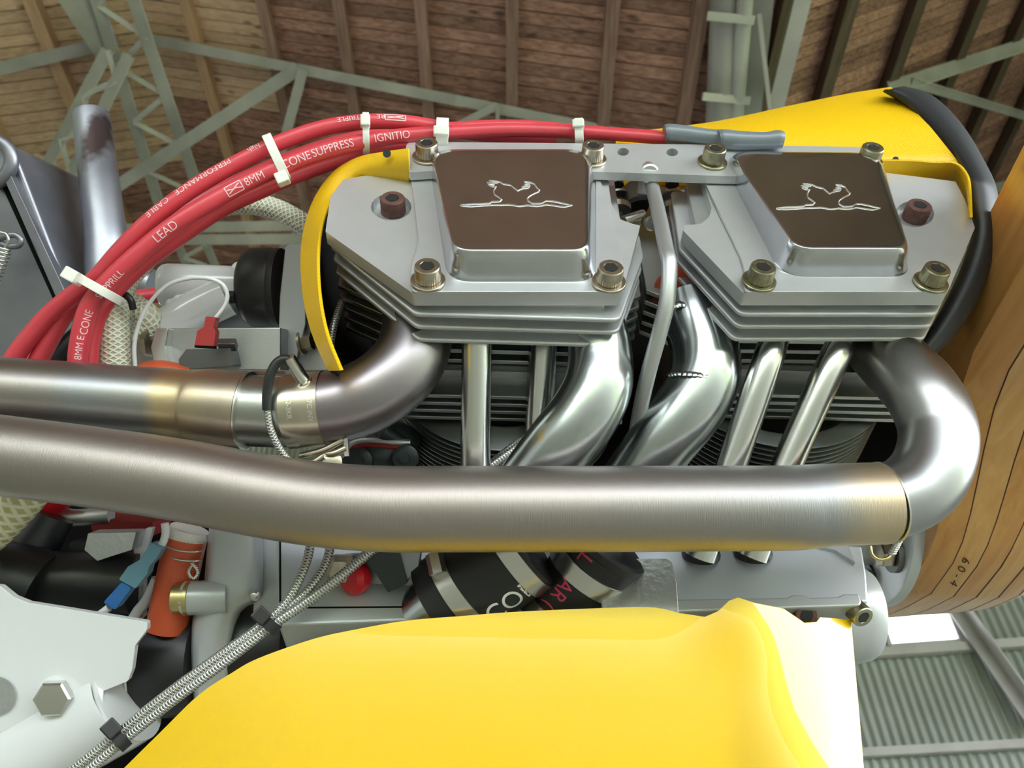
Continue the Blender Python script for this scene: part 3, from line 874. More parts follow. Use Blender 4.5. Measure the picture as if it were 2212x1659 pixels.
lathe('toggle_nut', [(4, 0), (4.6, 1), (4.6, 8), (3.6, 9)], PF(1400, 478, 278), (.1, -.4, -.8), M['steel'], ft, seg=18)
for sx, u0 in ((0, 1333), (1, 1452)):
    st = thing('rocker_stack', ('left' if sx == 0 else 'right') + ' stack of small flanged washers in the dark gap between the heads', 'fitting', PF(u0, 480, 292), 'small stacks between the heads')
    for k, (v, r, h) in enumerate(((400, 4.5, 6), (428, 8.5, 1.5), (446, 5, 4), (457, 8.2, 4), (478, 4, 5))):
        lathe('washer_disc', [(r, 0), (r, h)], PF(u0 + (3 if k % 2 else 0), v, 296), (0, -.35, .9), M['darksteel' if k % 2 == 0 else 'alum_dull'], st, seg=24)
# finned barrels below the heads
def barrel(label, cx, xs0, xs1, dz=0):
    root = thing('cylinder_barrel', label, 'cylinder barrel', E(cx, 360, 275), 'finned cylinder barrels')
    for yy in (323, 329, 335, 341):
        prism('straight_fin', [(xs0, 299 + dz), (xs1, 299 + dz), (xs1, 395), (xs0, 395)], yy, yy + 2.4, M['alum_fin'], root, bevel=.2, px=False, seg=1)
    prism('barrel_block', [(xs0 + 14, 313 + dz), (xs1 - 14, 313 + dz), (xs1 - 8, 395), (xs0 + 8, 395)], 318, 346, M['alum_dull'], root, bevel=.4, px=False)
    for k in range(11):
        yy = 347 + k * 4.3
        c = E(cx, yy, 352 + dz)
        lathe('round_fin', [(70.4, 0), (71, .2), (71, .8), (70.4, 1.0)], c, NB, M['barrelfin'], root, seg=72)
    lathe('barrel_core', [(54, 0), (54, 62)], E(cx, 344, 352), NB, M['black'], root, seg=48)  # black core puts the shade between the round fins into its colour
    return root
barrel('left finned barrel under the left head, behind the straight pushrod tubes', -5, -62, 62)
barrel('right finned barrel under the right head, behind the slanting pushrod tubes', 160, 100, 224, 7)
# ------------------------------------------------------------------ crankcase
cc = thing('crankcase', 'grey painted engine crankcase behind the long exhaust pipe', 'engine block', PF(1500, 1400, 380))
prism('case_side', [(600, 1150), (1380, 1150), (1862, 1180), (1872, 1240), (1876, 1300), (1500, 1318), (600, 1350)], 378, 470, M['caseside'], cc, bevel=1.2)
prism('case_flange', [(1440, 1294), (1700, 1290), (1712, 1284), (1738, 1284), (1748, 1290), (1810, 1288), (1822, 1282), (1856, 1282), (1862, 1300), (1858, 1308), (1440, 1322)], 372, 420, M['greypaint'], cc, bevel=1)
prism('case_sump', [(640, 1318), (1440, 1316), (1815, 1306), (1812, 1500), (640, 1500)], 414, 470, M['darksteel'], cc, bevel=1)
prism('case_panel_seam', [(603, 1150), (607, 1150), (607, 1350), (603, 1350)], 377.6, 380, M['black'], cc, bevel=0)
prism('case_panel_seam', [(612, 1311), (900, 1309), (900, 1312), (612, 1314)], 377.6, 380, M['black'], cc, bevel=0)
prism('mount_lug', rpoly([(1376, 1206), (1440, 1206), (1452, 1214), (1462, 1260), (1468, 1345), (1300, 1345), (1300, 1206)], [4, 4, 6, 10, 4, 4, 4], 4), 360, 384, M['cast'], cc, bevel=1.4, seg=3)
prism('cover_plate', [(1740, 1172), (1805, 1188), (1840, 1210), (1848, 1216), (1835, 1180), (1800, 1165)], 375, 380, M['greypaint'], cc, bevel=.3)
nz0 = W(1852, 1325, 462)
lathe('case_nose', [(24, -40), (27, -38), (27.5, -4), (26, 3), (24, 6), (18, 8), (12, 9)], nz0, (1, TILT, 0), M['greypaint'], cc, seg=56)
for (u, v) in ((1514, 1202), (1626, 1200)):
    lathe('pushrod_seal', [(10.2, 0), (10.4, 2), (9.6, 4), (7.9, 4.2)], PF(u, v, 377.5), (0, -.72, .45), M['rubber'], cc, seg=36)
cap_screw('case_screw', PF(1842, 1312, 380), cc, 'zinc2', r=5.8, h=9, washer=False, axis=(.25, -.4, -.85))
cap_screw('case_screw', PF(1722, 1322, 384), cc, 'rust', r=6.5, h=9, washer=False, axis=(.2, -.75, -.65))
cap_screw('case_screw', PF(1480, 1334, 384), cc, 'steel', r=3.6, h=5, washer=False, axis=(0, -.75, -.65))
# pushrod tubes
def pushrod(label, pts):
    o = tube('pushrod_tube', pts, 7.8, M['pushrod'], None, seg=26, n=6)
    tag(o, label, 'tube', 'pushrod tubes')
pushrod('leftmost straight pushrod tube under the left head', [(1031, 690, 414), (1030, 760, 414), (1027, 1010, 416), (1025, 1210, 418)])
pushrod('second pushrod tube under the left head, half behind the silver intake tube', [(1176, 690, 440), (1172, 760, 440), (1158, 1010, 440), (1146, 1210, 440)])
pushrod('slanting pushrod tube under the right head, next to the welded intake tube', [(1690, 690, 452), (1674, 730, 432), (1654, 790, 419), (1580, 1005, 417), (1512, 1204, 418)])
pushrod('rightmost slanting pushrod tube beside the propeller flange', [(1848, 690, 456), (1824, 730, 436), (1794, 792, 421), (1700, 1005, 418), (1624, 1203, 418)])
# intake tubes
it1 = thing('intake_tube', 'left silver bent intake tube between the heads and the long exhaust', 'tube', W(1100, 1180, 430), 'silver intake tubes')
tube('tube', [(1282, 690, 418, 15.5), (1296, 760, 416, 16.4), (1292, 830, 410, 17.4), (1262, 895, 406, 17.6), (1212, 960, 406, 17.6), (1150, 1040, 412, 17.4), (1090, 1120, 418, 17.2), (1040, 1200, 420, 17)], 0, M['intake'], it1, seg=36, n=10)
it2 = thing('intake_tube', 'right silver intake tube with a ragged weld round its elbow', 'tube', W(1300, 1180, 430), 'silver intake tubes')
t2 = tube('tube', [(1488, 640, 445, 15.0), (1500, 690, 440, 17), (1522, 755, 434, 18.2), (1520, 820, 428, 18.4), (1482, 890, 424, 18.2), (1430, 955, 424, 17.6), (1370, 1040, 428, 17.2), (1310, 1130, 432, 17), (1260, 1210, 436, 17)], 0, M['intake'], it2, seg=36, n=10)
# weld bead: overlapping scallops round the elbow
for i in range(15):
    a = -70 + i * 10
    p = W(1512 + 66 * math.sin(math.radians(a)), 818 + 9 * math.sin(math.radians(a)) - 14 * math.cos(math.radians(a)) + 6, 428 - 17.2 * math.cos(math.radians(a)))
    V = []; 
    lathe('weld_bead', [(.2, 1.3), (1.6, .9), (2.3, 0), (1.6, -.7)], p, (random.uniform(-.3, .3), -.8, .3), M['intake'], it2, seg=12, ang=60)
lathe('gasket_ring', [(17, 0), (18, .5), (18, 3), (17, 3.5)], W(1482, 634, 449), W(1482, 610, 460) - W(1486, 660, 447), M['orange'], it2, seg=36)
for i in range(9):
    p = W(1452 + i * 9, 664 - 4 * math.sin(i * .9) - i * 1.5, 428)
    lathe('weld_bead', [(.2, 1.2), (2.0, .9), (2.8, 0), (1.6, -.7)], p, (random.uniform(-.4, .4), -.8, .1), M['intake'], it2, seg=10, ang=60)
# rubber intake hoses with clamps
def hose(label, a, b, r, mt, group):
    root = thing('intake_hose', label, 'hose', b, group)
    ax = (b - a); L = ax.length * 1000
    lathe('hose', [(r * .9, 0), (r, 1), (r, L - 1), (r * .9, L), (r * .8, L)], a, ax, M[mt], root, seg=48)
    return root, ax.normalized(), L
ha, hb = W(1142, 1170, 414), W(950, 1312, 418)
h1, ax1, L1 = hose('thick black rubber intake hose with white print, left of its pair', ha, hb, 25, 'rubber', 'rubber intake hoses')
lathe('hose_clamp', [(25.4, 0), (25.8, .2), (25.8, 8.8), (25.4, 9)], ha + ax1 * .037, ax1, M['steel'], h1, seg=48)
lathe('hose_clamp', [(25.4, 0), (25.8, .2), (25.8, 8.8), (25.4, 9)], ha + ax1 * .003, ax1, M['steel'], h1, seg=48)
hd_ = lathe('clamp_screw_housing', [(2, -5), (4.4, -5), (4.4, 5), (2, 5)], W(942, 1218, 398), (.25, .35, -.9), M['steel'], h1, seg=6)
tp = tube('intake_pipe', [(990, 1285, 421), (930, 1335, 424), (860, 1395, 428)], 20.5, M['intake'], None, seg=36)
tag(tp, 'pale green-grey intake pipe leaving the left rubber hose behind the yellow cowl', 'tube')
hc, hd2 = W(1318, 1172, 414), W(1192, 1345, 424)
h2, ax2, L2 = hose('black rubber intake hose with red print, right of its pair', hc, hd2, 21, 'rubber', 'rubber intake hoses')
lathe('hose_clamp', [(21.4, 0), (21.8, .2), (21.8, 9.3), (21.4, 9.5)], hc + ax2 * .0135, ax2, M['steel'], h2, seg=48)
lathe('hose_clamp', [(21.4, 0), (21.8, .2), (21.8, 9.3), (21.4, 9.5)], hc + ax2 * .043, ax2, M['steel'], h2, seg=48)
lathe('hose_lip', [(21, 0), (22, .5), (22, 4), (21, 5)], hc + ax2 * .001, ax2, M['rubber'], h2, seg=48)
sm = lambda a, b, n=12: [a.lerp(b, i / n) for i in range(n + 1)]
text_on_tube('print', 'AR (15', sm(hc, hd2), 22.5, 11.5, -14, 21, M['bandtext'], h2, squash=.85)
text_on_tube('print', 'L', sm(hc, hd2), 6, 11, -14, 21, M['bandtext'], h2)
text_on_tube('print', 'COR', sm(hb, ha), 22, 17, -46, 25, M['whitetext'], h1, squash=.8)
# long exhaust pipe
ex = thing('exhaust_pipe', 'long brushed exhaust pipe curling round from the right head across the front', 'exhaust pipe', W(640, 1190, 372), 'exhaust pipes')
e1 = [(1850, 690, 478, 17.3), (1888, 738, 450, 17.6), (1940, 792, 424, 17.8), (1994, 852, 406, 17.8), (2026, 932, 396, 17.9), (2012, 1010, 388, 17.9), (1968, 1062, 383, 17.9), (1905, 1086, 380, 17.8), (1860, 1090, 378, 17.8)]
tube('elbow', e1, 0, M['pipe_elbow'], ex, seg=44, n=10)
e2 = [(1908, 1086, 380, 18.9), (1890, 1087, 379.6, 19.0), (1800, 1090, 378, 19.1), (1745, 1094, 377, 19.4), (1690, 1097, 376, 19.55), (1500, 1098, 374, 19.6), (1250, 1099, 373, 19.6), (1000, 1099, 372, 19.6), (840, 1099, 372, 19.6), (700, 1090, 373, 19.4), (560, 1069, 374, 19.1), (380, 1035, 376, 18.9), (180, 1006, 378, 18.8), (0, 983, 380, 18.8), (-120, 968, 382, 18.8)]
tube('main_pipe', e2, 0, M['pipe_long'], ex, seg=48, n=10, cap=False)
pj = W(1908, 1086, 380)
lathe('sleeve_lip', [(18.9, 0), (19.3, .2), (19.3, 1.0), (18.0, 1.2)], pj, W(1930, 1080, 381) - W(1890, 1087, 379.6), M['steel'], ex, seg=48)
# upper exhaust pipe
eb = thing('exhaust_pipe', 'short upper exhaust pipe with brown elbow and clamp, left side', 'exhaust pipe', W(300, 950, 406), 'exhaust pipes')
u2 = [(-120, 838, 412, 17.6), (0, 846, 411, 17.7), (200, 860, 410, 17.8), (390, 874, 409, 18.0), (440, 879, 408, 19.2), (500, 884, 407, 19.5), (533, 887, 406.5, 19.5)]
tube('slip_pipe', u2, 0, M['pipe_upper'], eb, seg=48, n=10, cap=False)
lathe('slip_lip', [(18, 0), (19.7, .1), (19.7, .9), (17.4, 1.2)], W(533, 887, 406.5), W(560, 889, 406) - W(520, 885, 406.5), M['steel'], eb, seg=48)
tube('slip_joint', [(500, 884, 407, 17.9), (560, 888, 406, 17.9), (620, 889, 405, 17.9), (705, 882, 404.6, 17.9)], 0, M['pipe_inner'], eb, seg=48, n=8)
tube('brown_elbow', [(690, 884, 404.8, 18.2), (745, 873, 405, 18.4), (800, 852, 407, 18.7), (852, 815, 411, 18.8), (888, 768, 417, 18.8), (902, 715, 425, 18.8), (902, 680, 432, 18.6)], 0, M['pipe_brown'], eb, seg=48, n=10)
cb_ = thing('band_clamp', 'pale gold band clamp round the upper exhaust with a temperature probe', 'clamp', W(660, 975, 404))
ca, cbb = W(624, 889, 405), W(704, 882, 404.6)
cl = (cbb - ca).length * 1000
lathe('band', [(18.0, 0), (18.9, .1), (18.9, cl - .1), (18.0, cl)], ca, cbb - ca, M['clamp'], cb_, seg=56)
pp = sm(ca, cbb)
for i_, (s_, st_) in enumerate(((4.5, 'IA-2-3KR'), (14.5, 'IN-7C INV'))):
    me = textmesh(st_, 3.4)
    t = (cbb - ca).normalized()
    for q in me.vertices:
        x, y_ = q.co.x - 10, q.co.y
        a = math.radians(-2) - x / 18.95
        p = ca + t * ((s_ + y_) * .001)
        c = (-p).normalized(); c = (c - t * c.dot(t)).normalized(); up = t.cross(c)
        if up.z < 0: up = -up
        q.co = p + (c * math.cos(a) + up * math.sin(a)) * .01898
    link('stamped_print', me, M['engrave'], cb_)
pa, pb_ = W(658, 826, 394), W(628, 778, 388)
lathe('probe', [(3.2, -1), (3.2, 9), (2.9, 10), (3.1, 15), (2.4, 15.2)], pa, pb_ - pa, M['steel'], cb_, seg=24)
lathe('probe_seat', [(4.4, 0), (4.4, 1.2), (3.3, 1.6)], W(658, 828, 394), pb_ - pa, M['clamp'], cb_, seg=24)
tube('probe_sleeve', [(632, 790, 389), (618, 776, 387), (598, 784, 386), (583, 812, 385), (577, 850, 385), (577, 886, 385)], 2.3, M['rubber'], cb_, seg=14)
tube('probe_wire', [(577, 884, 385), (584, 925, 385), (604, 968, 387), (634, 1008, 390), (660, 1050, 394)], 1.7, M['wirebraid'], cb_, seg=12)
for i_, (u0, v0, u1, v1) in enumerate(((650, 985, 742, 950), (655, 1000, 700, 985), (690, 980, 748, 968))):
    tube('clamp_tail', [(u0, v0, 400), ((u0 + u1) / 2, (v0 + v1) / 2 + 6, 398), (u1, v1, 398)], 1.8, M['clamp'], cb_, seg=10)
lathe('clamp_screw', [(5.4, 0), (5.6, .6), (5.6, 2), (4, 3)], W(716, 998, 400), (0, -.8, -.5), M['clamp'], cb_, seg=24)
beam('clamp_pin', W(747, 938, 398), W(750, 985, 398), 2.2, 2.2, M['steel'], cb_)
# ------------------------------------------------------------------ yellow cowl and cooling ducts
cw = thing('lower_cowl', 'glossy yellow lower engine cowl with a cut-out top edge', 'cowling', W(1100, 1700, 400))
TOP = [(150, 1780), (270, 1659), (350, 1580), (430, 1502), (500, 1455), (560, 1422), (680, 1380), (780, 1358), (880, 1341), (1000, 1331), (1100, 1323), (1250, 1316), (1400, 1312), (1470, 1325), (1522, 1333), (1550, 1321), (1574, 1298), (1593, 1291), (1630, 1303), (1690, 1315), (1715, 1332), (1735, 1346), (1762, 1344), (1769, 1334), (1800, 1336), (1836, 1341)]
TP = [q for q in crom(TOP[:14], 6)[:-1]]
for i in range(13, len(TOP) - 1):
    nn = 3
    for k in range(nn):
        t = k / nn; TP.append((TOP[i][0] + (TOP[i + 1][0] - TOP[i][0]) * t, TOP[i][1] + (TOP[i + 1][1] - TOP[i][1]) * t))
TP.append(TOP[-1])
rows = []
NR = 22
for j in range(NR + 1):
    t = j / NR
    row = []
    for (u, v) in TP:
        ub = 1880 - (1836 - u) * (1.0 + .02)
        vb = 1860
        uu = u + (ub - u) * t; vv = v + (vb - v) * t
        # nose turns away on the right, belly tucks under further down
        e = max(0, (uu - 1600) / 260)
        h_ = max(0, (vv - 1290) / 560)
        q_ = min(1, max(0, (uu - 1560) / 260)); q_ = q_ * q_ * (3 - 2 * q_)
        d = 356 + (34 * h_ + 8 * h_ ** 2) * (1 - q_) + (2 + 12 * h_ ** 2) * q_ + 30 * e ** 2.0 + 16 * max(0, (700 - uu) / 500) ** 2
        d -= 3 * math.exp(-((uu - 1595) / 90) ** 2 - ((vv - 1295) / 120) ** 2)
        row.append(PF(uu, vv, d))
    rows.append(row)
cs_ = ribbon('cowl_shell', rows, M['yellow'], cw, thick=1.6)
for (u, v, du, dv, n_) in ((1588, 1425, 22, 40, 5), (1592, 1440, 14, 22, 3)):
    pass
# upper left duct edge
dl = thing('cooling_duct', 'yellow fibreglass duct edge curling round the left head', 'air duct', PF(720, 790, 300), 'yellow cooling ducts')
inner = [(884, 402), (840, 396), (790, 392), (755, 400), (724, 425), (703, 465), (692, 510), (688, 560), (690, 620), (698, 680), (712, 735), (738, 800)]
outer = [(884, 322), (830, 330), (780, 340), (735, 362), (702, 396), (676, 440), (660, 490), (652, 550), (655, 620), (665, 680), (684, 740), (712, 800)]
ci, co = crom(inner, 6), crom(outer, 6)
rr = []
for k in range(7):
    t = k / 6
    rr.append([PF(a[0] + (b[0] - a[0]) * t, a[1] + (b[1] - a[1]) * t, 252 - 22 * math.sin(t * 1.5) * max(0, 1 - i / 40) + 18 * t * min(1, i / 40)) for i, (a, b) in enumerate(zip(ci, co))])
ribbon('duct_lip', rr, M['weave'], dl, thick=1.6)
rr = [[PF(b[0] + 6, b[1] + 4, 271) for b in co], [PF(b[0] + 30, b[1] + 16, 300) for b in co], [PF(b[0] + 70, b[1] + 30, 350) for b in co], [PF(b[0] + 130, b[1] + 40, 400) for b in co]]
ribbon('duct_liner', rr, M['black'], dl, thick=1.2)  # duct inside, made black so the gap beside the fins stays dark
prism('tab', rpoly([(722, 372), (735, 345), (770, 338), (772, 360)], 4, 3), 262, 266, M['alum_dull'], dl, bevel=.4)
lathe('rivet_hole', [(2.2, 0), (2.2, .5)], PF(836, 332, 232), (0, -.7, -.7), M['socket'], dl, seg=14)
# black backing added so the gaps between the cylinder fins stay dark
bf = prism('fin_dark_backing', [(-118, 300), (262, 300), (262, 500), (-118, 500)], 402, 405, M['black'], None, bevel=0, px=False)
tag(bf, 'added black backing panel that darkens the space behind the cylinder fins', 'panel')
# upper right duct
dr = thing('cooling_duct', 'big yellow fibreglass duct above the right head', 'air duct', PF(1800, 420, 280), 'yellow cooling ducts')
top = [(1330, 292), (1420, 281), (1550, 264), (1700, 232), (1830, 205), (1925, 190)]
mid = [(1330, 312), (1420, 306), (1550, 300), (1700, 292), (1840, 285), (2010, 278)]
low = [(1330, 345), (1450, 345), (1600, 348), (1760, 350), (1905, 352), (2068, 350)]
edg = [(1330, 385), (1450, 386), (1600, 392), (1800, 398), (1985, 408), (2096, 412)]
ct, cm, cl_, ce = crom(top, 8), crom(mid, 8), crom(low, 8), crom(edg, 8)
def bz(t, a, b): return (a[0] + (b[0] - a[0]) * t, a[1] + (b[1] - a[1]) * t)
rr = []
rr.append([PF(p[0], p[1] + 30, 330) for p in ct])
rr.append([PF(p[0], p[1] + 4, 282) for p in ct])
for t in (0, .25, .5, .75): rr.append([PF(*bz(t, a, b), 268 - 20 * math.sin(t * math.pi / 2)) for a, b in zip(ct, cm)])
for t in (0, .25, .5, .75): rr.append([PF(*bz(t, a, b), 248 + 3 * t) for a, b in zip(cm, cl_)])
for t in (0, .2, .5, 1): rr.append([PF(*bz(t, a, b), 251 + 16 * t) for a, b in zip(cl_, ce)])
ribbon('duct_shell', rr, M['weave'], dr, thick=1.6)
# inner lip by the right head wing
rr = [[PF(u, v, 256) for u, v in crom([(1900, 404), (1960, 402), (2010, 396), (2050, 392), (2072, 402), (2086, 430), (2094, 470)], 4)],
      [PF(u, v, 240) for u, v in crom([(1900, 345), (1960, 346), (2016, 350), (2064, 352), (2090, 380), (2096, 420), (2098, 470)], 4)]]
ribbon('duct_lip', rr, M['weave'], dr, thick=1.4)
lathe('rivet_hole', [(1.8, 0), (1.8, .5)], PF(1934, 345, 243), (0, -.7, -.7), M['socket'], dr, seg=14)
dbk = [[PF(u, v, y_) for u, v in ((1312, 372), (1400, 374), (1530, 376))] for y_ in (272, 300)]
ribbon('duct_flange', [[PF(u, v, 300) for u, v in ((1300, 378), (1420, 380), (1545, 380))], [PF(u, v, 300) for u, v in ((1300, 404), (1420, 402), (1545, 402))]], M['weave'], dr, thick=1.4)
# rubber inlet trim
tr = thing('inlet_trim', 'black rubber edge trim round the mouth of the right yellow duct', 'trim', PF(2000, 760, 300))
ti = [(1908, 196), (1950, 222), (2000, 268), (2040, 312), (2068, 350), (2088, 392), (2096, 440), (2104, 495), (2086, 560), (2052, 640), (2016, 705), (1978, 762)]
to = [(1952, 188), (2005, 204), (2050, 240), (2090, 290), (2122, 345), (2148, 400), (2156, 455), (2152, 515), (2136, 585), (2104, 660), (2060, 725), (2006, 778)]
ai, ao = crom(ti, 6), crom(to, 6)
rr = []
for t, yy in ((0, 258), (.08, 250), (.3, 247), (.7, 249), (.95, 254), (1, 262), (.98, 280)):
    rr.append([PF(*bz(t, a, b), yy + 48 * max(0, (b[1] - 400) / 370)) for a, b in zip(ai, ao)])
ribbon('trim_strip', rr, M['trim'], tr, thick=1.5)
# two grey ignition caps lying above the strap bar
for i, (pts, lb) in enumerate((([(1436, 290, 472, 5.0), (1446, 289, 472, 5.6), (1480, 291, 471, 5.2), (1530, 296, 470, 4.6), (1570, 299, 470, 5)], 'left grey rubber lead boot above the strap bar'),
                           ([(1552, 303, 466, 5.0), (1562, 302, 466, 5.8), (1600, 304, 465, 5.4), (1650, 304, 464, 4.8), (1678, 302, 464, 5.4), (1690, 303, 464, 4.8)], 'right grey rubber lead boot above the strap bar'))):
    o = tube('lead_boot', pts, 0, M['boot'], None, seg=24); tag(o, lb, 'boot', 'lead boots')

# ------------------------------------------------------------------ propeller
KP = 1.3                                             # size of the propeller and its flange
def EP(x, y, z): return Vector((x * KP * .001, (y * KP + TILT * x * KP) * .001, z * KP * .001))
pr = thing('propeller', 'varnished laminated wooden propeller with dark glue lines', 'propeller', EP(240, 379, 215))
CYH, CZH = 379.0, 265.0
XS = [211, 222.5, 234, 246, 258, 270, 284]
def sect(s, x):
    """lower/upper z at station s (mm from hub centre towards the camera, negative away) and layer position x"""
    # hub half height and twist of the blade
    a = abs(s)
    f = min(1, max(0, (a - 25) / 110)); f = f * f * (3 - 2 * f)
    sg = 1 if s >= 0 else -1
    k = (x - 246) / 36.0                       # -1 .. 1 through the thickness
    hub_l, hub_u = CZH - 50 + 6 * abs(k) ** 3, CZH + 50 - 6 * abs(k) ** 3
    if sg < 0: hub_l += .27 * a
    if sg > 0:
        mid_ = CZH - 2 - 22 * k
    else:
        mid_ = CZH + 6 + 24 * k + .3 * max(0, a - 30)
    h = 26 - 9 * abs(k) ** 2
    return hub_l + (mid_ - h - hub_l) * f, hub_u + (mid_ + h - hub_u) * f
SS = [-150, -120, -95, -75, -60, -45, -30, -15, 0, 15, 30, 45, 60, 75, 90, 110, 130, 155, 180, 210, 240, 280, 320]
for i in range(len(XS) - 1):
    x0, x1 = XS[i] + (.22 if i else 0), XS[i + 1] - .22
    V, F = [], []
    nxs = 4
    for s in SS:
        ring = []
        xs = [x0 + (x1 - x0) * q / (nxs - 1) for q in range(nxs)]
        for x in xs: ring.append((x, sect(s, x)[0]))
        for x in reversed(xs): ring.append((x, sect(s, x)[1]))
        for x, z in ring: V.append(EP(x, CYH - s, z))
    m = 2 * nxs
    for a in range(len(SS) - 1):
        for b in range(m):
            b2 = (b + 1) % m
            F.append((a * m + b, a * m + b2, (a + 1) * m + b2, (a + 1) * m + b))
    F.append(tuple(range(m))); F.append(tuple(range((len(SS) - 1) * m, len(SS) * m)))
    o = link('lamination', fixn(mesh(V, F)), M['prop_a' if i % 2 == 0 else 'prop_b'], pr); sharp(o, 40)
    if i:
        V = []
        for s in SS:
            for z in (0, 1):
                q = sect(s, XS[i])
                V.append(EP(XS[i], CYH - s, q[z] + (-.02 if z == 0 else .02)))
        Vb = [p + Vector((.0009, 0, 0)) for p in V]
        n = len(V)
        F = [(2 * a, 2 * a + 1, 2 * a + 3, 2 * a + 2) for a in range(len(SS) - 1)] + [(n + 2 * a, n + 2 * a + 2, n + 2 * a + 3, n + 2 * a + 1) for a in range(len(SS) - 1)]
        F += [(2 * a, 2 * a + 2, n + 2 * a + 2, n + 2 * a) for a in range(len(SS) - 1)] + [(2 * a + 1, n + 2 * a + 1, n + 2 * a + 3, 2 * a + 3) for a in range(len(SS) - 1)]
        link('glue_line', fixn(mesh([p - Vector((.00045, 0, 0)) for p in V] + Vb, F)), M['glue'], pr)
# stamped number on the hub underside
def stamp(st_, u, v, size, rot):
    me = textmesh(st_, size)
    c, s_ = math.cos(rot), math.sin(rot)
    bm = bmesh.new(); bm.from_mesh(me)
    for q in bm.verts:
        x, y_ = q.co.x * c - q.co.y * s_, q.co.x * s_ + q.co.y * c
        # land on the propeller surface
        uu, vv = u + x, v - y_
        r = ray(uu, vv)
        best = None
        for k in range(360, 820):
            p = r * (k * .001)
            X = p.x * 1000 / KP; Y = p.y * 1000 / KP - TILT * X; Z = p.z * 1000 / KP
            if XS[0] < X < XS[-1]:
                lo_, hi_ = sect(CYH - Y, X)
                if lo_ < Z < hi_:
                    best = r * ((k - .9) * .001); break
        q.co = best if best else r * .58
    me2 = bpy.data.meshes.new('stamped_number'); bm.to_mesh(me2); bm.free()
    link('stamped_number', me2, M['glue'], pr)
stamp('6 0 - 4', 2082, 1203, 25, math.radians(-118))
# propeller drive flange
fx = thing('propeller_flange', 'grey drilled propeller drive flange with bolts behind the nose', 'flange', EP(204, 379, 212))
lathe('flange_disc', [(r_ * KP, h_ * KP) for r_, h_ in [(48, 0), (49.5, .8), (49.5, 6.2), (48.5, 7)]], EP(203.5, 379, 265), (1, TILT, 0), M['greypaint'], fx, seg=72)
lathe('flange_hub', [(r_ * KP, h_ * KP) for r_, h_ in [(22, -70), (22, -22), (27, -20), (27, 1)]], EP(203.5, 379, 265), (1, TILT, 0), M['greypaint'], fx, seg=40)
for k in range(6):
    a = math.radians(60 * k + 22)
    p = EP(203.5, 379 + 36 * math.sin(a), 265 + 36 * math.cos(a))
    lathe('bolt_boss', [(r_ * KP, h_ * KP) for r_, h_ in [(9.5, -2.5), (9.5, .5)]], p, (1, TILT, 0), M['darksteel'], fx, seg=28)
    bo = lathe('bolt_head', [(r_ * KP, h_ * KP) for r_, h_ in [(6.4, -9), (7, -8.4), (7, -3.2), (5, -3), (5, -2.5)]], p, (1, TILT, 0), M['zinc'], fx, seg=6, ang=20)
    a2 = a + math.radians(30)
    p = EP(203.5, 379 + 33 * math.sin(a2), 265 + 33 * math.cos(a2))
    lathe('lightening_hole', [(r_ * KP, h_ * KP) for r_, h_ in [(5, -.15), (5, .4)]], p, (1, TILT, 0), M['socket'], fx, seg=20)
lw = thing('lock_wire', 'yellow and twisted safety wire loop under the exhaust elbow by the flange', 'wire', W(1912, 1210, 440))
tube('wire_loop', [(1880, 1180, 436), (1884, 1198, 434), (1898, 1208, 433), (1916, 1206, 433), (1926, 1196, 434)], .9, M['brass'], lw, seg=10)
for a in (0, 1):
    path = []
    for i in range(40):
        t = i / 39; ph = t * 26 + a * math.pi
        path.append(W(1926 + 18 * t, 1198 - 34 * t, 434) + Vector((math.cos(ph), math.sin(ph) * .5, math.sin(ph) * .5)) * .0013)
    o = link('twisted_wire', sweep(path, .9, 8), M['steel'], lw, smooth=True)
tube('spark_lead', [(1880, 1165, 440), (1915, 1172, 438), (1950, 1160, 440)], 1.2, M['brass'], lw, seg=8)
# ------------------------------------------------------------------ red leads
def lead(label, pts, texts=(), r=None, mt='red', n=10):
    root = thing('ignition_lead', label, 'cable', W(pts[-1][0], pts[-1][1], pts[-1][2]), 'red ignition leads')
    o = tube('sleeve', pts, 0, M[mt], root, seg=24, n=n)
    path = o_paths[o.name]
    return root, path
def lenat(path, u):                  # length (mm) along the path where it passes pixel column u
    L = 0
    for i in range(1, len(path)):
        a, b = PROJ(path[i - 1])[0], PROJ(path[i])[0]
        if (a - u) * (b - u) <= 0:
            return L + (path[i] - path[i - 1]).length * 1000 * (abs(u - a) / max(abs(b - a), 1e-6))
        L += (path[i] - path[i - 1]).length * 1000
    return L
L1, P1 = lead('upper red ignition lead, arching highest of the bundle', [(20, 790, 440, 5.0), (48, 748, 440, 5.0), (105, 682, 440, 5.0), (160, 636, 438, 5.0), (208, 602, 434, 4.9), (262, 540, 430, 4.8), (330, 472, 430, 4.6), (420, 405, 434, 4.5), (520, 348, 440, 4.4), (610, 306, 446, 4.3), (700, 276, 452, 4.3), (790, 263, 458, 4.3), (870, 264, 462, 4.2), (950, 276, 468, 4.1), (1050, 292, 474, 4.0), (1200, 300, 478, 4.0)])
L2, P2 = lead('lower red ignition lead with white printed lettering', [(166, 800, 430, 5.0), (172, 740, 428, 5.0), (190, 670, 426, 5.0), (225, 620, 424, 5.0), (285, 560, 424, 4.8), (370, 490, 426, 4.6), (450, 440, 430, 4.6), (540, 391, 436, 4.5), (640, 347, 442, 4.5), (730, 317, 448, 4.4), (820, 300, 454, 4.3), (900, 291, 460, 4.2), (1000, 285, 466, 4.0), (1100, 281, 470, 3.9), (1220, 284, 474, 3.8), (1340, 292, 476, 3.6), (1450, 301, 476, 3.5), (1560, 312, 470, 3.4)])
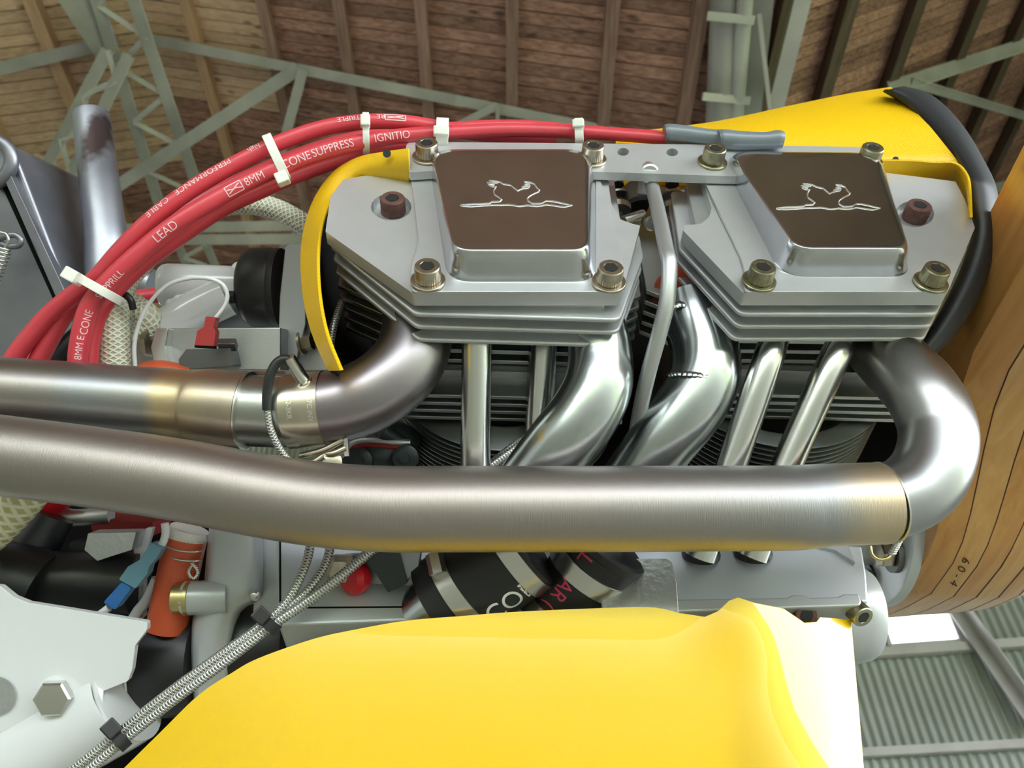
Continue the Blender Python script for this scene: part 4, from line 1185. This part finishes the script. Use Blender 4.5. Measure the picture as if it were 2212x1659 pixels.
L3, P3 = lead('red ignition lead squeezed between the upper and lower leads', [(72, 800, 446, 5.0), (96, 754, 446, 5.0), (140, 678, 446, 5.0), (200, 618, 446, 5.0), (262, 558, 446, 4.8), (345, 492, 448, 4.6), (440, 432, 452, 4.5), (540, 382, 458, 4.4), (640, 338, 464, 4.3), (740, 306, 470, 4.2), (840, 290, 476, 4.2), (940, 282, 482, 4.2), (1040, 275, 488, 4.2), (1140, 274, 490, 4.0), (1260, 284, 490, 3.8), (1380, 292, 488, 3.6), (1440, 296, 482, 3.5)])
L4, P4 = lead('darker red ignition lead hidden behind the printed lead', [(193, 800, 442, 4.4), (198, 740, 442, 4.4), (214, 680, 442, 4.4), (248, 630, 442, 4.4), (310, 570, 444, 4.4), (395, 508, 446, 4.3), (480, 452, 450, 4.2), (570, 410, 456, 4.2), (660, 372, 464, 4.2), (760, 340, 472, 4.2), (860, 318, 480, 4.2), (960, 312, 486, 4.2)])
lead('short pink-red lead passing behind the white frame tube', [(262, 652, 520, 5.0), (300, 643, 524, 5.0), (340, 638, 530, 5.0), (380, 636, 534, 5.0)])
lead('pale pink lead seen through the gap at lower left', [(60, 800, 470, 4.4), (95, 742, 470, 4.4), (150, 672, 470, 4.4)])
for s_, u_, sz, an in (('LEAD', 335, 6.4, 2), ('8MM', 528, 6.0, 6), ('CONE', 608, 6.4, 8), ('SUPPRESS', 672, 6.2, 8), ('IGNITIO', 806, 6.0, 10), ('SUPPRILL', 212, 5.0, -10), ('CONE', 176, 5.6, -10), ('8MM E', 168, 5.0, 0)):
    text_on_tube('print', s_, P2, lenat(P2, u_), sz, an, 5.05 if u_ < 300 else (4.78 if u_ < 450 else 4.6), M['print'], L2, squash=.92)
bx0 = lenat(P2, 489)
def print_box(path, s0, w_, h_, ang, rad, parent):
    V, F = [], []
    me = textmesh('H', 1)
    L = [0.0]
    for i in range(1, len(path)): L.append(L[-1] + (path[i] - path[i - 1]).length * 1000)
    def at(d):
        for i in range(1, len(L)):
            if L[i] >= d:
                f = (d - L[i - 1]) / (L[i] - L[i - 1]); return path[i - 1].lerp(path[i], f), (path[i] - path[i - 1]).normalized()
    def pt(x, y_):
        p, t = at(s0 + x); c = (-p).normalized(); c = (c - t * c.dot(t)).normalized(); up = c.cross(t)
        if up.dot(Vector((0, -SP, CP))) < 0: up = -up
        a = math.radians(ang) + y_ / rad
        return p + (c * math.cos(a) + up * math.sin(a)) * ((rad + .08) * .001)
    def stripe(x0, y0, x1, y1, tw):
        n = 6; dx, dy = x1 - x0, y1 - y0; l = math.hypot(dx, dy); ox, oy = -dy / l * tw, dx / l * tw
        b = len(V)
        for k in range(n + 1):
            t = k / n
            V.append(pt(x0 + dx * t + ox, y0 + dy * t + oy)); V.append(pt(x0 + dx * t - ox, y0 + dy * t - oy))
        for k in range(n): F.append((b + 2 * k, b + 2 * k + 1, b + 2 * k + 3, b + 2 * k + 2))
    h = h_ / 2
    for q in ((0, -h, w_, -h), (0, h, w_, h), (0, -h, 0, h), (w_, -h, w_, h), (w_ * .1, -h * .5, w_ * .9, h * .6), (w_ * .08, h * .3, w_ * .5, -h * .1), (w_ * .5, h * .1, w_ * .95, -h * .4)): stripe(*q, .28)
    link('print_badge', fixn(mesh(V, F)), M['print'], parent)
print_box(P2, bx0, 9, 5.4, 4, 4.6, L2)
print_box(P1, lenat(P1, 832), 11, 3.4, 34, 4.35, L1)
for s_, u_, sz, an in (('PERFORMANCE', 503, 4.6, 40), ('CABLE', 372, 4.6, 40), ('high', 566, 4.2, 42), ('TRIPLE', 778, 4.2, 36), ('RE', 832, 4.2, 36)):
    text_on_tube('print', s_, P1, lenat(P1, u_), sz, an, 4.75 if u_ < 420 else 4.6, M['print'], L1, flip=True, squash=1.05)
# zip ties
def ziptie(label, a, b, D, depth, wmm, mt='nylon', head=None, hs=(5, 4.2, 3.6), group='cable ties'):
    """band round a bundle: a, b pixels at the two outer edges of the bundle; depth = half depth mm"""
    A, B = W(a[0], a[1], D), W(b[0], b[1], D)
    root = thing('cable_tie', label, 'cable tie', B, group)
    c = (A + B) / 2; half = (B - A) / 2; hl = half.length
    vdir = c.normalized()
    e1 = half.normalized(); e2 = (vdir - e1 * vdir.dot(e1)).normalized(); e3 = e1.cross(e2)
    n = 40
    V, F = [], []
    for k in range(n):
        th = 2 * math.pi * k / n
        sx = math.copysign(abs(math.cos(th)) ** .8, math.cos(th)); sy = math.copysign(abs(math.sin(th)) ** .8, math.sin(th))
        for (o_, w_) in ((0, -1), (0, 1), (1.1, 1), (1.1, -1)):
            V.append(c + e1 * sx * (hl + (o_ + .1) * .001) + e2 * sy * (depth + o_ + .1) * .001 + e3 * (w_ * wmm * .0005))
    for k in range(n):
        k2 = (k + 1) % n
        for q in range(4):
            F.append((k * 4 + q, k * 4 + (q + 1) % 4, k2 * 4 + (q + 1) % 4, k2 * 4 + q))
    o = link('band', fixn(mesh(V, F)), M[mt], root, bevel=.2); sharp(o, 40)
    hp = W(head[0], head[1], head[2] if len(head) > 2 else D - depth * .5)
    rot = Matrix((e3, e1, e2)).transposed()
    box('lock_head', hp, (wmm * .5 + .9, hs[1] * .62, hs[2]), M[mt], root, bevel=.7, rot=rot)
    return root
ziptie('white cable tie round the leads above the muffler stub', (578, 298), (618, 384), 444, 9, 5.0, head=(610, 386, 437), hs=(5, 5, 4))
ziptie('white cable tie upright round the leads left of the covers', (790, 250), (791, 326), 456, 9, 3.6, head=(789, 262, 447), hs=(5, 5, 3.5))
ziptie('wide white cable tie just above the left strap screw', (956, 262), (954, 322), 464, 9, 7.0, head=(953, 284, 455), hs=(6, 4, 3))
ziptie('white cable tie on the leads above the strap bar holes', (1250, 262), (1252, 316), 474, 8, 5.0, head=(1249, 268, 466), hs=(5, 3.6, 3))
ziptie('large white cable tie at the lower left of the red leads', (166, 598), (252, 646), 428, 12, 4.6, head=(158, 597, 416), hs=(6, 6, 5))
# ------------------------------------------------------------------ clear hoses
ho = tube('clear_hose', [(672, 496, 500, 6.6), (640, 474, 500, 6.6), (590, 450, 500, 6.6), (530, 440, 498, 6.6), (470, 448, 494, 6.6), (410, 478, 488, 6.8), (350, 522, 480, 7.2), (300, 566, 470, 7.8), (262, 612, 462, 8.2), (246, 662, 456, 8.4), (245, 720, 454, 8.4), (249, 800, 454, 8.4)], 0, M['hosebraid'], None, seg=28, n=10)
tag(ho, 'clear braided hose arching behind the red leads into the yellow duct', 'hose')
ho2 = tube('clear_hose', [(-60, 1180, 420, 10.5), (-10, 1140, 420, 10.5), (40, 1088, 420, 10.5), (85, 1035, 422, 10.5)], 0, M['hosebraid2'], None, seg=28, n=10)
tag(ho2, 'yellowed braided hose at the left edge under the long exhaust', 'hose')
sl = tube('plastic_sleeve', [(268, 640, 476, 5.5), (296, 668, 474, 8), (318, 690, 474, 8), (300, 740, 474, 7)], 0, M['hosebraid'], None, seg=20)
tag(sl, 'clear crinkled plastic sleeve beside the upright braided hose', 'sleeve')
bt = tube('tie_strap', [(250, 638, 448), (268, 636, 446), (282, 648, 446), (288, 668, 448)], 2.0, M['blacktie'], None, seg=10)
tag(bt, 'black strap at the top of the upright braided hose', 'strap')
bh = tube('black_hose', [(100, 800, 480), (130, 770, 478), (165, 735, 478), (190, 715, 480)], 7, M['rubber'], None, seg=20)
tag(bh, 'short glossy black hose behind the red leads at lower left', 'hose')
# ------------------------------------------------------------------ muffler, pipe stub
mf = thing('muffler', 'blue-grey steel muffler box with a welded seam at the left edge', 'muffler', W(40, 800, 560))
def dpoly(name, pts, d0, d1, mt, parent, bevel=2):
    A = [W(u, v, d0) for u, v in pts]; off = Vector((0, CP, SP)) * ((d1 - d0) * .001)
    n = len(A); V = A + [p + off for p in A]
    F = [tuple(range(n)), tuple(range(2 * n - 1, n - 1, -1))] + [(i, (i + 1) % n, n + (i + 1) % n, n + i) for i in range(n)]
    return link(name, fixn(mesh(V, F)), M[mt], parent, bevel=bevel, seg=3)
dpoly('shell', rpoly([(-140, 330), (0, 300), (22, 316), (40, 350), (160, 660), (150, 790), (-140, 800)], [10, 20, 14, 10, 20, 10, 10], 4), 545, 640, 'canister', mf, 5)
dpoly('seam_flange', rpoly([(8, 385), (20, 372), (150, 650), (134, 672)], 4, 3), 538, 548, 'canister', mf, 1)
dpoly('seam_gap', [(2, 398), (8, 392), (134, 668), (128, 676)], 543.5, 547, 'black', mf, 0)
tube('end_weld', [(-20, 300, 542), (6, 308, 540), (22, 330, 540), (24, 356, 540), (10, 384, 540), (-14, 400, 541)], 4.5, M['canister'], mf, seg=12)
tube('hook', [(-10, 520, 532), (14, 510, 530), (34, 508, 530), (45, 518, 530), (40, 530, 530), (22, 532, 530), (6, 528, 531)], 2.0, M['canister'], mf, seg=10)
sp_ = thing('spring', 'coiled steel spring hooked on the muffler at the left edge', 'spring', W(0, 600, 525))
pth = []
a, b = W(8, 536, 524), W(-30, 640, 524)
x, y_, z = basis(b - a)
for i in range(200):
    t = i / 199; th = t * 2 * math.pi * 13
    pth.append(a.lerp(b, t) + (x * math.cos(th) + y_ * math.sin(th)) * .0042)
link('coil', sweep(pth, .9, 7, uv=False), M['steel'], sp_, smooth=True)
tube('spring_hook', [(8, 540, 522), (18, 522, 520), (14, 506, 520), (2, 502, 520)], .9, M['steel'], sp_, seg=8)
sb = tube('pipe_stub', [(196, 244, 620, 12.0), (197, 250, 620, 13.2), (200, 275, 616, 13.4), (208, 340, 606, 13.6), (220, 440, 590, 14.0), (230, 520, 580, 14.4), (238, 600, 572, 15), (290, 610, 566, 13), (330, 620, 566, 12)], 0, M['stub'], None, seg=32)
M['stubsoot'] = M['stub'].copy(); sb.data.materials[0] = M['stubsoot']
_p = W(212, 290, 600) + ORG - sb.location
stain(M['stubsoot'], _p, (.010, .02, .034), (.05, .022, .018), 120)
tag(sb, 'blue-grey steel pipe stub with a sooty brown streak standing behind the leads', 'pipe')
# ------------------------------------------------------------------ white frame and upper rubber mount
wf = thing('engine_mount_frame', 'white painted tubular engine mount behind the red leads', 'frame', W(400, 720, 500))
tube('frame_tube', [(352, 616, 500, 10.5), (356, 616, 500, 13.0), (370, 617, 500, 13.6), (430, 619, 500, 13.6), (500, 622, 500, 13.6), (530, 623, 500, 13.6)], 0, M['white'], wf, seg=36)
tube('brace_tube', [(492, 640, 492, 12.2), (440, 664, 490, 12.2), (380, 698, 488, 12.2), (320, 735, 486, 12.2), (270, 775, 484, 12.2)], 0, M['white'], wf, seg=32)
for i in range(12):
    t = i / 11
    lathe('weld_bead', [(.3, 1.6), (2.2, 1.0), (3.0, 0), (2, -1)], W(366 + 108 * t, 656 - 16 * math.sin(t * 3.1) + 2 * (i % 2) - 4 * t, 486), (random.uniform(-.3, .3), -.7, -.5), M['white'], wf, seg=12, ang=60)
dpoly('frame_web', [(470, 655), (530, 665), (560, 710), (400, 715)], 505, 512, 'stub', wf, .5)
um = thing('rubber_mount', 'upper black rubber engine mount beside the yellow duct edge', 'mount', W(570, 700, 500), 'rubber engine mounts')
ctr = W(610, 622, 505); axm = W(500, 620, 505) - ctr
lathe('rubber', [(24.5, 0), (24.8, 2), (24.2, 4), (24.8, 5.5), (24.6, 18), (22.5, 22), (18, 24.5), (12, 25)], ctr, axm, M['rubber'], um, seg=48)
lathe('cup', [(13, 24.4), (16.5, 25), (15.5, 28), (13.5, 30)], ctr, axm, M['nylon'], um, seg=40)
lathe('strap', [(14.0, 30), (14.6, 30.3), (14.6, 36), (14.0, 36.4)], ctr, axm, M['blacktie'], um, seg=40)
box('strap_head', W(498, 640, 488), (3.2, 3, 3.4), M['blacktie'], um, bevel=.5)
bk = thing('mount_bracket', 'pale grey bracket plate between the upper rubber mount and yellow duct', 'bracket', W(625, 790, 480))
dpoly('plate', rpoly([(616, 532), (628, 526), (660, 526), (660, 700), (640, 778), (600, 778), (604, 640)], [8, 6, 3, 6, 4, 4, 10], 4), 488, 494, 'greypaint', bk, .8)
dpoly('web', [(640, 620), (690, 760), (720, 800), (640, 800)], 500, 504, 'pipe_brownplate', bk, .5) if 'pipe_brownplate' in M else dpoly('web', [(640, 620), (690, 760), (720, 800), (640, 800)], 500, 504, 'alum_dull', bk, .5)
lathe('bolt_head', [(5.5, 0), (5.5, 6), (4, 6.5)], W(655, 740, 492), (1, -.2, 0), M['zinc'], bk, seg=6, ang=20)
lathe('bolt_washer', [(7.5, -1.5), (7.5, 0)], W(655, 740, 492), (1, -.2, 0), M['zinc'], bk, seg=24)
bl = thing('steel_block', 'grey machined steel block behind the upper exhaust', 'block', W(450, 790, 470))
c0 = W(326, 745, 468)
dpoly('bar', [(362, 709), (606, 707), (606, 800), (378, 800), (362, 748)], 472, 492, 'alum_dull', bl, .8)
dpoly('hex_nut', [(337, 709), (364, 709), (357, 747), (366, 790), (334, 790), (325, 750)], 464, 484, 'alum', bl, .6)
lathe('nut_washer', [(8, 0), (8, 3)], W(324, 742, 470), (-1, 0, 0), M['zinc'], bl, seg=6)
dpoly('terminal_block', rpoly([(402, 754), (498, 752), (506, 790), (388, 800), (386, 776)], 4, 3), 460, 476, 'darksteel', bl, .8)
box('terminal_clip', W(492, 745, 462), (5, 3, 2.4), M['darksteel'], bl)
# white wire loop with red crimp connector
ww = thing('wire_loop', 'thin white wire loop ending in a red crimp connector', 'wire', W(290, 780, 448))
tube('wire', [(292, 790, 452), (290, 750, 450), (298, 706, 448), (322, 656, 446), (362, 616, 444), (410, 601, 444), (452, 602, 444), (480, 614, 445), (491, 636, 446), (486, 660, 447), (464, 690, 448)], 1.15, M['wire'], ww, seg=12)
dpoly('connector', rpoly([(444, 683), (467, 685), (461, 706), (466, 716), (462, 748), (420, 746), (426, 714), (440, 706)], 3, 3), 444, 450, 'crimp', ww, .8)
dpoly('spade', [(420, 744), (462, 746), (462, 753), (420, 751)], 444.5, 449, 'black', ww, .2)
# orange gasket thing on top of the upper pipe
og = tube('orange_sleeve', [(280, 812, 462, 5), (320, 803, 462, 6), (360, 802, 462, 6), (410, 812, 462, 5)], 0, M['orange'], None, seg=18)
tag(og, 'strip of orange sleeve showing above the upper exhaust', 'sleeve')
# ------------------------------------------------------------------ lower left: mounts, frame, wires
lf = thing('engine_mount_frame', 'large white painted frame plate with a bolt at the lower left', 'frame', W(150, 1659, 400))
pn = dpoly('gusset_plate', rpoly([(-140, 1250), (0, 1266), (30, 1290), (60, 1302), (318, 1344), (318, 1360), (292, 1395), (285, 1448), (276, 1472), (-140, 1640)], [3, 10, 20, 10, 6, 10, 10, 10, 10, 3], 4), 404, 408, 'white', lf, .8)
tube('frame_tube', [(-140, 1745, 424, 26), (0, 1660, 424, 26), (140, 1578, 424, 26), (262, 1508, 424, 26), (270, 1503, 424, 24.5), (273, 1502, 424, 21)], 0, M['white'], lf, seg=48)
0 and lathe('weld_ring', [(20, 0), (23, 1), (23, 6), (20, 7)], W(300, 1432, 430), W(200, 1460, 430) - W(300, 1432, 430), M['white'], lf, seg=40)
lathe('bolt_head', [(8.6, 0), (9.0, .6), (9.0, 5.2), (8.0, 6.2), (5.4, 6.4)], W(122, 1504, 403), (.08, -.55, -.45), M['steel'], lf, seg=6, ang=20)
lathe('bolt_washer', [(10.6, -1), (10.6, .4), (9, .6)], W(122, 1505, 403.5), (.08, -.55, -.45), M['white'], lf, seg=30)
lathe('hole', [(9.5, 0), (9.5, .6)], W(-6, 1502, 403.2), (0, -CP, -SP), M['cast'], lf, seg=30)
lm = thing('rubber_mount', 'left black rubber ring of the lower engine mount next to the white frame', 'mount', W(380, 1500, 440), 'rubber engine mounts')
c0 = W(440, 1428, 448); axl = W(300, 1434, 448) - c0
lathe('rubber', [(28, 0), (28.6, 2), (28.6, 24), (27, 30), (22, 32)], c0, axl, M['rubber'], lm, seg=56)
lathe('cup', [(26.8, 29.8), (27.4, 31), (22, 33), (16, 33.5)], c0, axl, M['nylon'], lm, seg=48)
rm = thing('rubber_mount', 'right black rubber ring of the lower engine mount, partly behind the yellow cowl', 'mount', W(600, 1450, 452), 'rubber engine mounts')
c1_ = W(492, 1398, 452); axr = W(660, 1390, 452) - c1_
lathe('rubber', [(27.5, 0), (28, 2), (28, 26), (25, 36), (16, 40)], c1_, axr, M['rubber'], rm, seg=56)
mb = lathe('mount_bolt', [(13, 0), (13, 1), (9.5, 1.2), (9.5, 11), (8, 12.5)], W(640, 1366, 444), axr, M['alum_dull'], rm, seg=6, ang=20)
tb_ = thing('tube_end', 'dark bolt end behind the lower rubber mount at the cowl edge', 'bolt', W(705, 1355, 450))
lathe('end_ring', [(11, 0), (12, 1), (12, 6), (8, 7)], W(700, 1352, 452), axr, M['rubber'], tb_, seg=32)
lathe('end_bolt', [(7, 0), (7, 9), (5, 10)], W(700, 1352, 452), axr, M['zinc'], tb_, seg=6)
br_ = thing('mount_bracket', 'curved aluminium bracket clasping the lower rubber mount', 'bracket', W(460, 1500, 440))
L_ = crom([(458, 1140), (452, 1200), (448, 1250), (444, 1285), (432, 1312), (422, 1340), (418, 1400), (420, 1460), (424, 1520)], 5)
R_ = crom([(560, 1140), (562, 1200), (562, 1250), (556, 1290), (530, 1306), (510, 1330), (498, 1390), (494, 1440), (488, 1500)], 5)
rows = []
for t in (0, .08, .25, .5, .75, .92, 1):
    rows.append([W(*bz(t, a, b), 426 + (8 if t in (0, 1) else 0) - 4 * math.sin(t * math.pi)) for a, b in zip(L_, R_)])
ribbon('bracket_strap', rows, M['greypaint'], br_, thick=3)
tube('bracket_boss', [(400, 1292, 424), (440, 1291, 424), (492, 1288, 426)], 8.8, M['greypaint'], br_, seg=32)
lathe('brass_nut', [(7.6, 0), (8, .5), (8, 7), (7.4, 7.6)], W(408, 1292, 423), W(380, 1292, 423) - W(408, 1292, 423), M['brass'], br_, seg=40, fn=KN)
lathe('brass_collar', [(8.6, 0), (8.6, 2)], W(413, 1292, 423), W(380, 1292, 423) - W(408, 1292, 423), M['brass'], br_, seg=32)
lathe('rivet', [(3, 0), (2.6, 1), (1.4, 1.8)], W(551, 1287, 420), (0, -.7, -.6), M['steel'], br_, seg=18)
dpoly('back_plate', [(560, 1150), (612, 1150), (612, 1330), (545, 1330)], 436, 440, 'caseside', br_, .6)
# orange fire sleeve with lock wire
os_ = thing('fire_sleeve_hose', 'orange fire-sleeved hose with frayed white end and twisted wire', 'hose', W(360, 1340, 430))
tube('sleeve', [(405, 1158, 436, 10.6), (396, 1190, 435, 10.8), (385, 1240, 434, 10.8), (372, 1300, 434, 10.8), (360, 1360, 434, 10.8)], 0, M['orange'], os_, seg=32)
tube('frayed_end', [(410, 1142, 436, 10.2), (406, 1154, 436, 11.2), (404, 1162, 436, 10.8)], 0, M['fray'], os_, seg=32)
for v0 in (1182, 1202):
    tube('lock_wire', [(356, v0 - 4, 428), (372, v0 + 4, 424.5), (398, v0 + 9, 423), (424, v0 + 10, 424.5), (436, v0 + 8, 428)], .55, M['steel'], os_, seg=8)
for a in (0, 1):
    pth = []
    cpts = crom([(414, 1215), (424, 1226), (428, 1238), (420, 1249), (410, 1244), (408, 1232), (416, 1220)], 10)
    for i, q in enumerate(cpts):
        ph = i * .9 + a * math.pi
        pth.append(W(q[0], q[1], 422) + Vector((math.cos(ph), 0, math.sin(ph))) * .0005)
    link('twisted_wire', sweep(pth, .5, 6, uv=False), M['steel'], os_, smooth=True)
# blue crimp connectors on a white wire
bc = thing('wire_connector', 'blue crimp connectors joining a white wire at the lower left', 'connector', W(240, 1330, 425))
tube('wire', [(356, 1130, 424), (358, 1150, 424), (352, 1172, 423), (340, 1184, 422)], 2.0, M['wire'], bc, seg=12)
tube('wire', [(236, 1312, 422), (220, 1324, 422), (196, 1340, 424)], 2.0, M['wire'], bc, seg=12)
dpoly('socket_shell', rpoly([(326, 1172), (350, 1184), (338, 1206), (322, 1224), (318, 1240), (292, 1272), (256, 1252), (276, 1224), (300, 1210)], 4, 3), 418, 425, 'bluelight', bc, 1)
dpoly('crimp_barrel', rpoly([(262, 1258), (284, 1270), (248, 1318), (222, 1302)], 5, 3), 417.5, 425.5, 'blue', bc, 1)
w2_ = tube('white_wire', [(340, 1250, 438), (318, 1296, 438), (300, 1318, 438), (280, 1350, 438)], 3.0, M['wire'], None, seg=14)
tag(w2_, 'thick white wire passing left of the orange sleeve', 'wire')
# dark fittings behind
db = thing('fuel_pump', 'black moulded hose fitting and grey clip in the shadow at left', 'fitting', W(120, 1300, 450))
tube('black_body', [(100, 1255, 452, 17), (180, 1258, 452, 17), (300, 1262, 452, 17)], 0, M['plastic'], db, seg=32)
tube('black_elbow', [(-60, 1240, 446, 20), (20, 1250, 446, 21), (60, 1262, 446, 21), (98, 1275, 446, 20)], 0, M['rubber'], db, seg=32)
tube('black_arm', [(40, 1240, 456, 14), (70, 1180, 458, 14), (110, 1110, 462, 13)], 0, M['plastic'], db, seg=28)
dpoly('clip', rpoly([(190, 1152), (294, 1150), (284, 1188), (210, 1212), (182, 1188)], 3, 3), 440, 452, 'cast', db, 1)
dpoly('plate', [(288, 1160), (318, 1140), (330, 1140), (312, 1205), (312, 1330), (288, 1330)], 452, 456, 'white', db, .5)
dpoly('body_block', rpoly([(150, 1170), (250, 1180), (270, 1240), (140, 1240)], 6, 3), 456, 480, 'plastic', db, 1)
rt = tube('red_tube', [(-20, 1180, 470, 9), (20, 1140, 470, 9), (80, 1105, 470, 9), (140, 1060, 470, 9)], 0, M['redcap'], None, seg=20)
tag(rt, 'red tube end behind the yellowed braided hose', 'tube')
rt = tube('grey_tube', [(110, 1108, 476, 5), (160, 1118, 476, 5), (240, 1112, 476, 5)], 0, M['alum_dull'], None, seg=20)
tag(rt, 'short grey tube in the shadow under the long exhaust', 'tube')
rd = dpoly('red_canister', rpoly([(190, 1120), (330, 1128), (330, 1160), (200, 1150)], 6, 3), 474, 500, 'gasket', None, 2)
tag(rd, 'dark red canister in the shadow behind the grey clip', 'canister')
fw = dpoly('bay_dark_backing', [(-200, 1000), (640, 1100), (720, 1500), (700, 1900), (-200, 1900)], 520, 526, 'black', None, 0)  # black sheet added as backing, stands in for the shade of the engine bay
tag(fw, 'added black backing panel standing in for deep shadow behind the lower engine mount', 'panel')
# carburettor behind the clamp
cbt = thing('carburettor', 'dark grey carburettor with a red gasket under the brown elbow', 'carburettor', W(800, 1010, 470))
tube('body', [(735, 1010, 462, 14), (790, 985, 462, 20), (850, 985, 462, 20), (885, 1000, 462, 14)], 0, M['carb'], cbt, seg=32)
tube('gasket', [(735, 995, 448), (760, 968, 445), (800, 962, 443), (850, 966, 443), (888, 968, 446)], 1.3, M['gasket'], cbt, seg=8)
tube('flange', [(740, 985, 447), (765, 958, 446), (800, 952, 445), (850, 956, 445), (885, 958, 447)], 2.4, M['alum_dull'], cbt, seg=10)
for (u, v) in ((782, 992), (880, 985)): lathe('boss', [(7, 0), (7, 8), (5, 9), (2.4, 9), (2.4, 11)], W(u, v, 444), (0, -.7, -.7), M['carb'], cbt, seg=24)
lathe('spigot', [(4.4, 0), (4.4, 13), (3.4, 14)], W(866, 958, 450), W(836, 938, 446) - W(866, 958, 450), M['carb'], cbt, seg=20)
lathe('spigot_cap', [(3.6, 0), (3.6, 1.2)], W(840, 941, 446), W(836, 938, 446) - W(866, 958, 450), M['redcap'], cbt, seg=18)
# inspection housing on the crankcase with red cap
eh = thing('housing', 'grey angular housing with gaskets on the crankcase behind the braided wires', 'housing', W(820, 1310, 420))
dpoly('base', rpoly([(716, 1270), (740, 1200), (900, 1190), (918, 1280), (850, 1312), (830, 1308)], 4, 3), 420, 425, 'stub', eh, .6)
dpoly('gasket_rim', rpoly([(710, 1272), (730, 1200), (905, 1190), (928, 1288), (852, 1320), (830, 1316)], 4, 3), 425, 427, 'rust', eh, .3)
dpoly('block', rpoly([(775, 1195), (862, 1190), (880, 1260), (838, 1280), (812, 1240)], 3, 3), 410, 420, 'carb', eh, .8)
dpoly('rib', [(858, 1192), (910, 1190), (904, 1226), (872, 1262)], 412, 420, 'stub', eh, .5)
lathe('stud', [(9, 0), (9, 5), (6, 6), (6, 10)], W(742, 1230, 420), (0, -.75, -.6), M['zinc'], eh, seg=6)
lathe('red_cap', [(8.0, 0), (8.2, 5), (6, 8)], W(776, 1248, 416), (-.5, -.6, -.5), M['redcap'], eh, seg=22)
# braided earth wires, tied together
def braid(label, pts, r=2.3):
    o = tube('braided_wire', pts, r, M['wirebraid'], None, seg=14, n=12)
    tag(o, label, 'wire', 'braided wires')
braid('left braided wire of the tied bundle crossing to the yellow cowl', [(672, 1170, 410), (660, 1220, 404), (625, 1292, 396), (575, 1343, 390), (480, 1412, 384), (360, 1500, 380), (250, 1588, 378), (150, 1668, 376), (90, 1715, 376)])
braid('middle braided wire of the tied bundle crossing to the yellow cowl', [(718, 1165, 412), (700, 1225, 406), (655, 1286, 398), (582, 1347, 393), (486, 1419, 386.5), (366, 1507, 382), (256, 1595, 380), (158, 1676, 378), (100, 1722, 378)])
braid('right braided wire of the tied bundle, from the crankcase stud', [(1160, 935, 430), (1100, 980, 422), (900, 1120, 412), (800, 1192, 408), (735, 1246, 402), (660, 1302, 396), (586, 1352, 389), (490, 1426, 384), (372, 1514, 380), (262, 1602, 378), (166, 1684, 376), (110, 1730, 376)], 2.6)
lw = tube('lacing_wire', [(1065, 1000, 428), (1110, 965, 428), (1165, 930, 432)], 2.6, M['wirebraid'], None, seg=12)
tag(lw, 'braided wire crossing behind the left intake tube', 'wire', 'braided wires')
sb2 = tube('braided_wire', [(742, 640, 452), (724, 690, 440), (714, 740, 436), (714, 800, 436)], 2.2, M['wirebraid'], None, seg=14, n=12)
tag(sb2, 'braided wire hanging inside the left yellow duct edge', 'wire', 'braided wires')
ziptie('black cable tie high on the braided wires', (566, 1334), (596, 1362), 390, 5, 5.2, 'blacktie', head=(564, 1330, 384), hs=(5, 6, 3), group='black cable ties')
ziptie('black cable tie low on the braided wires by the white frame', (242, 1580), (272, 1612), 379, 5, 5.2, 'blacktie', head=(240, 1574, 373), hs=(5, 6, 3), group='black cable ties')
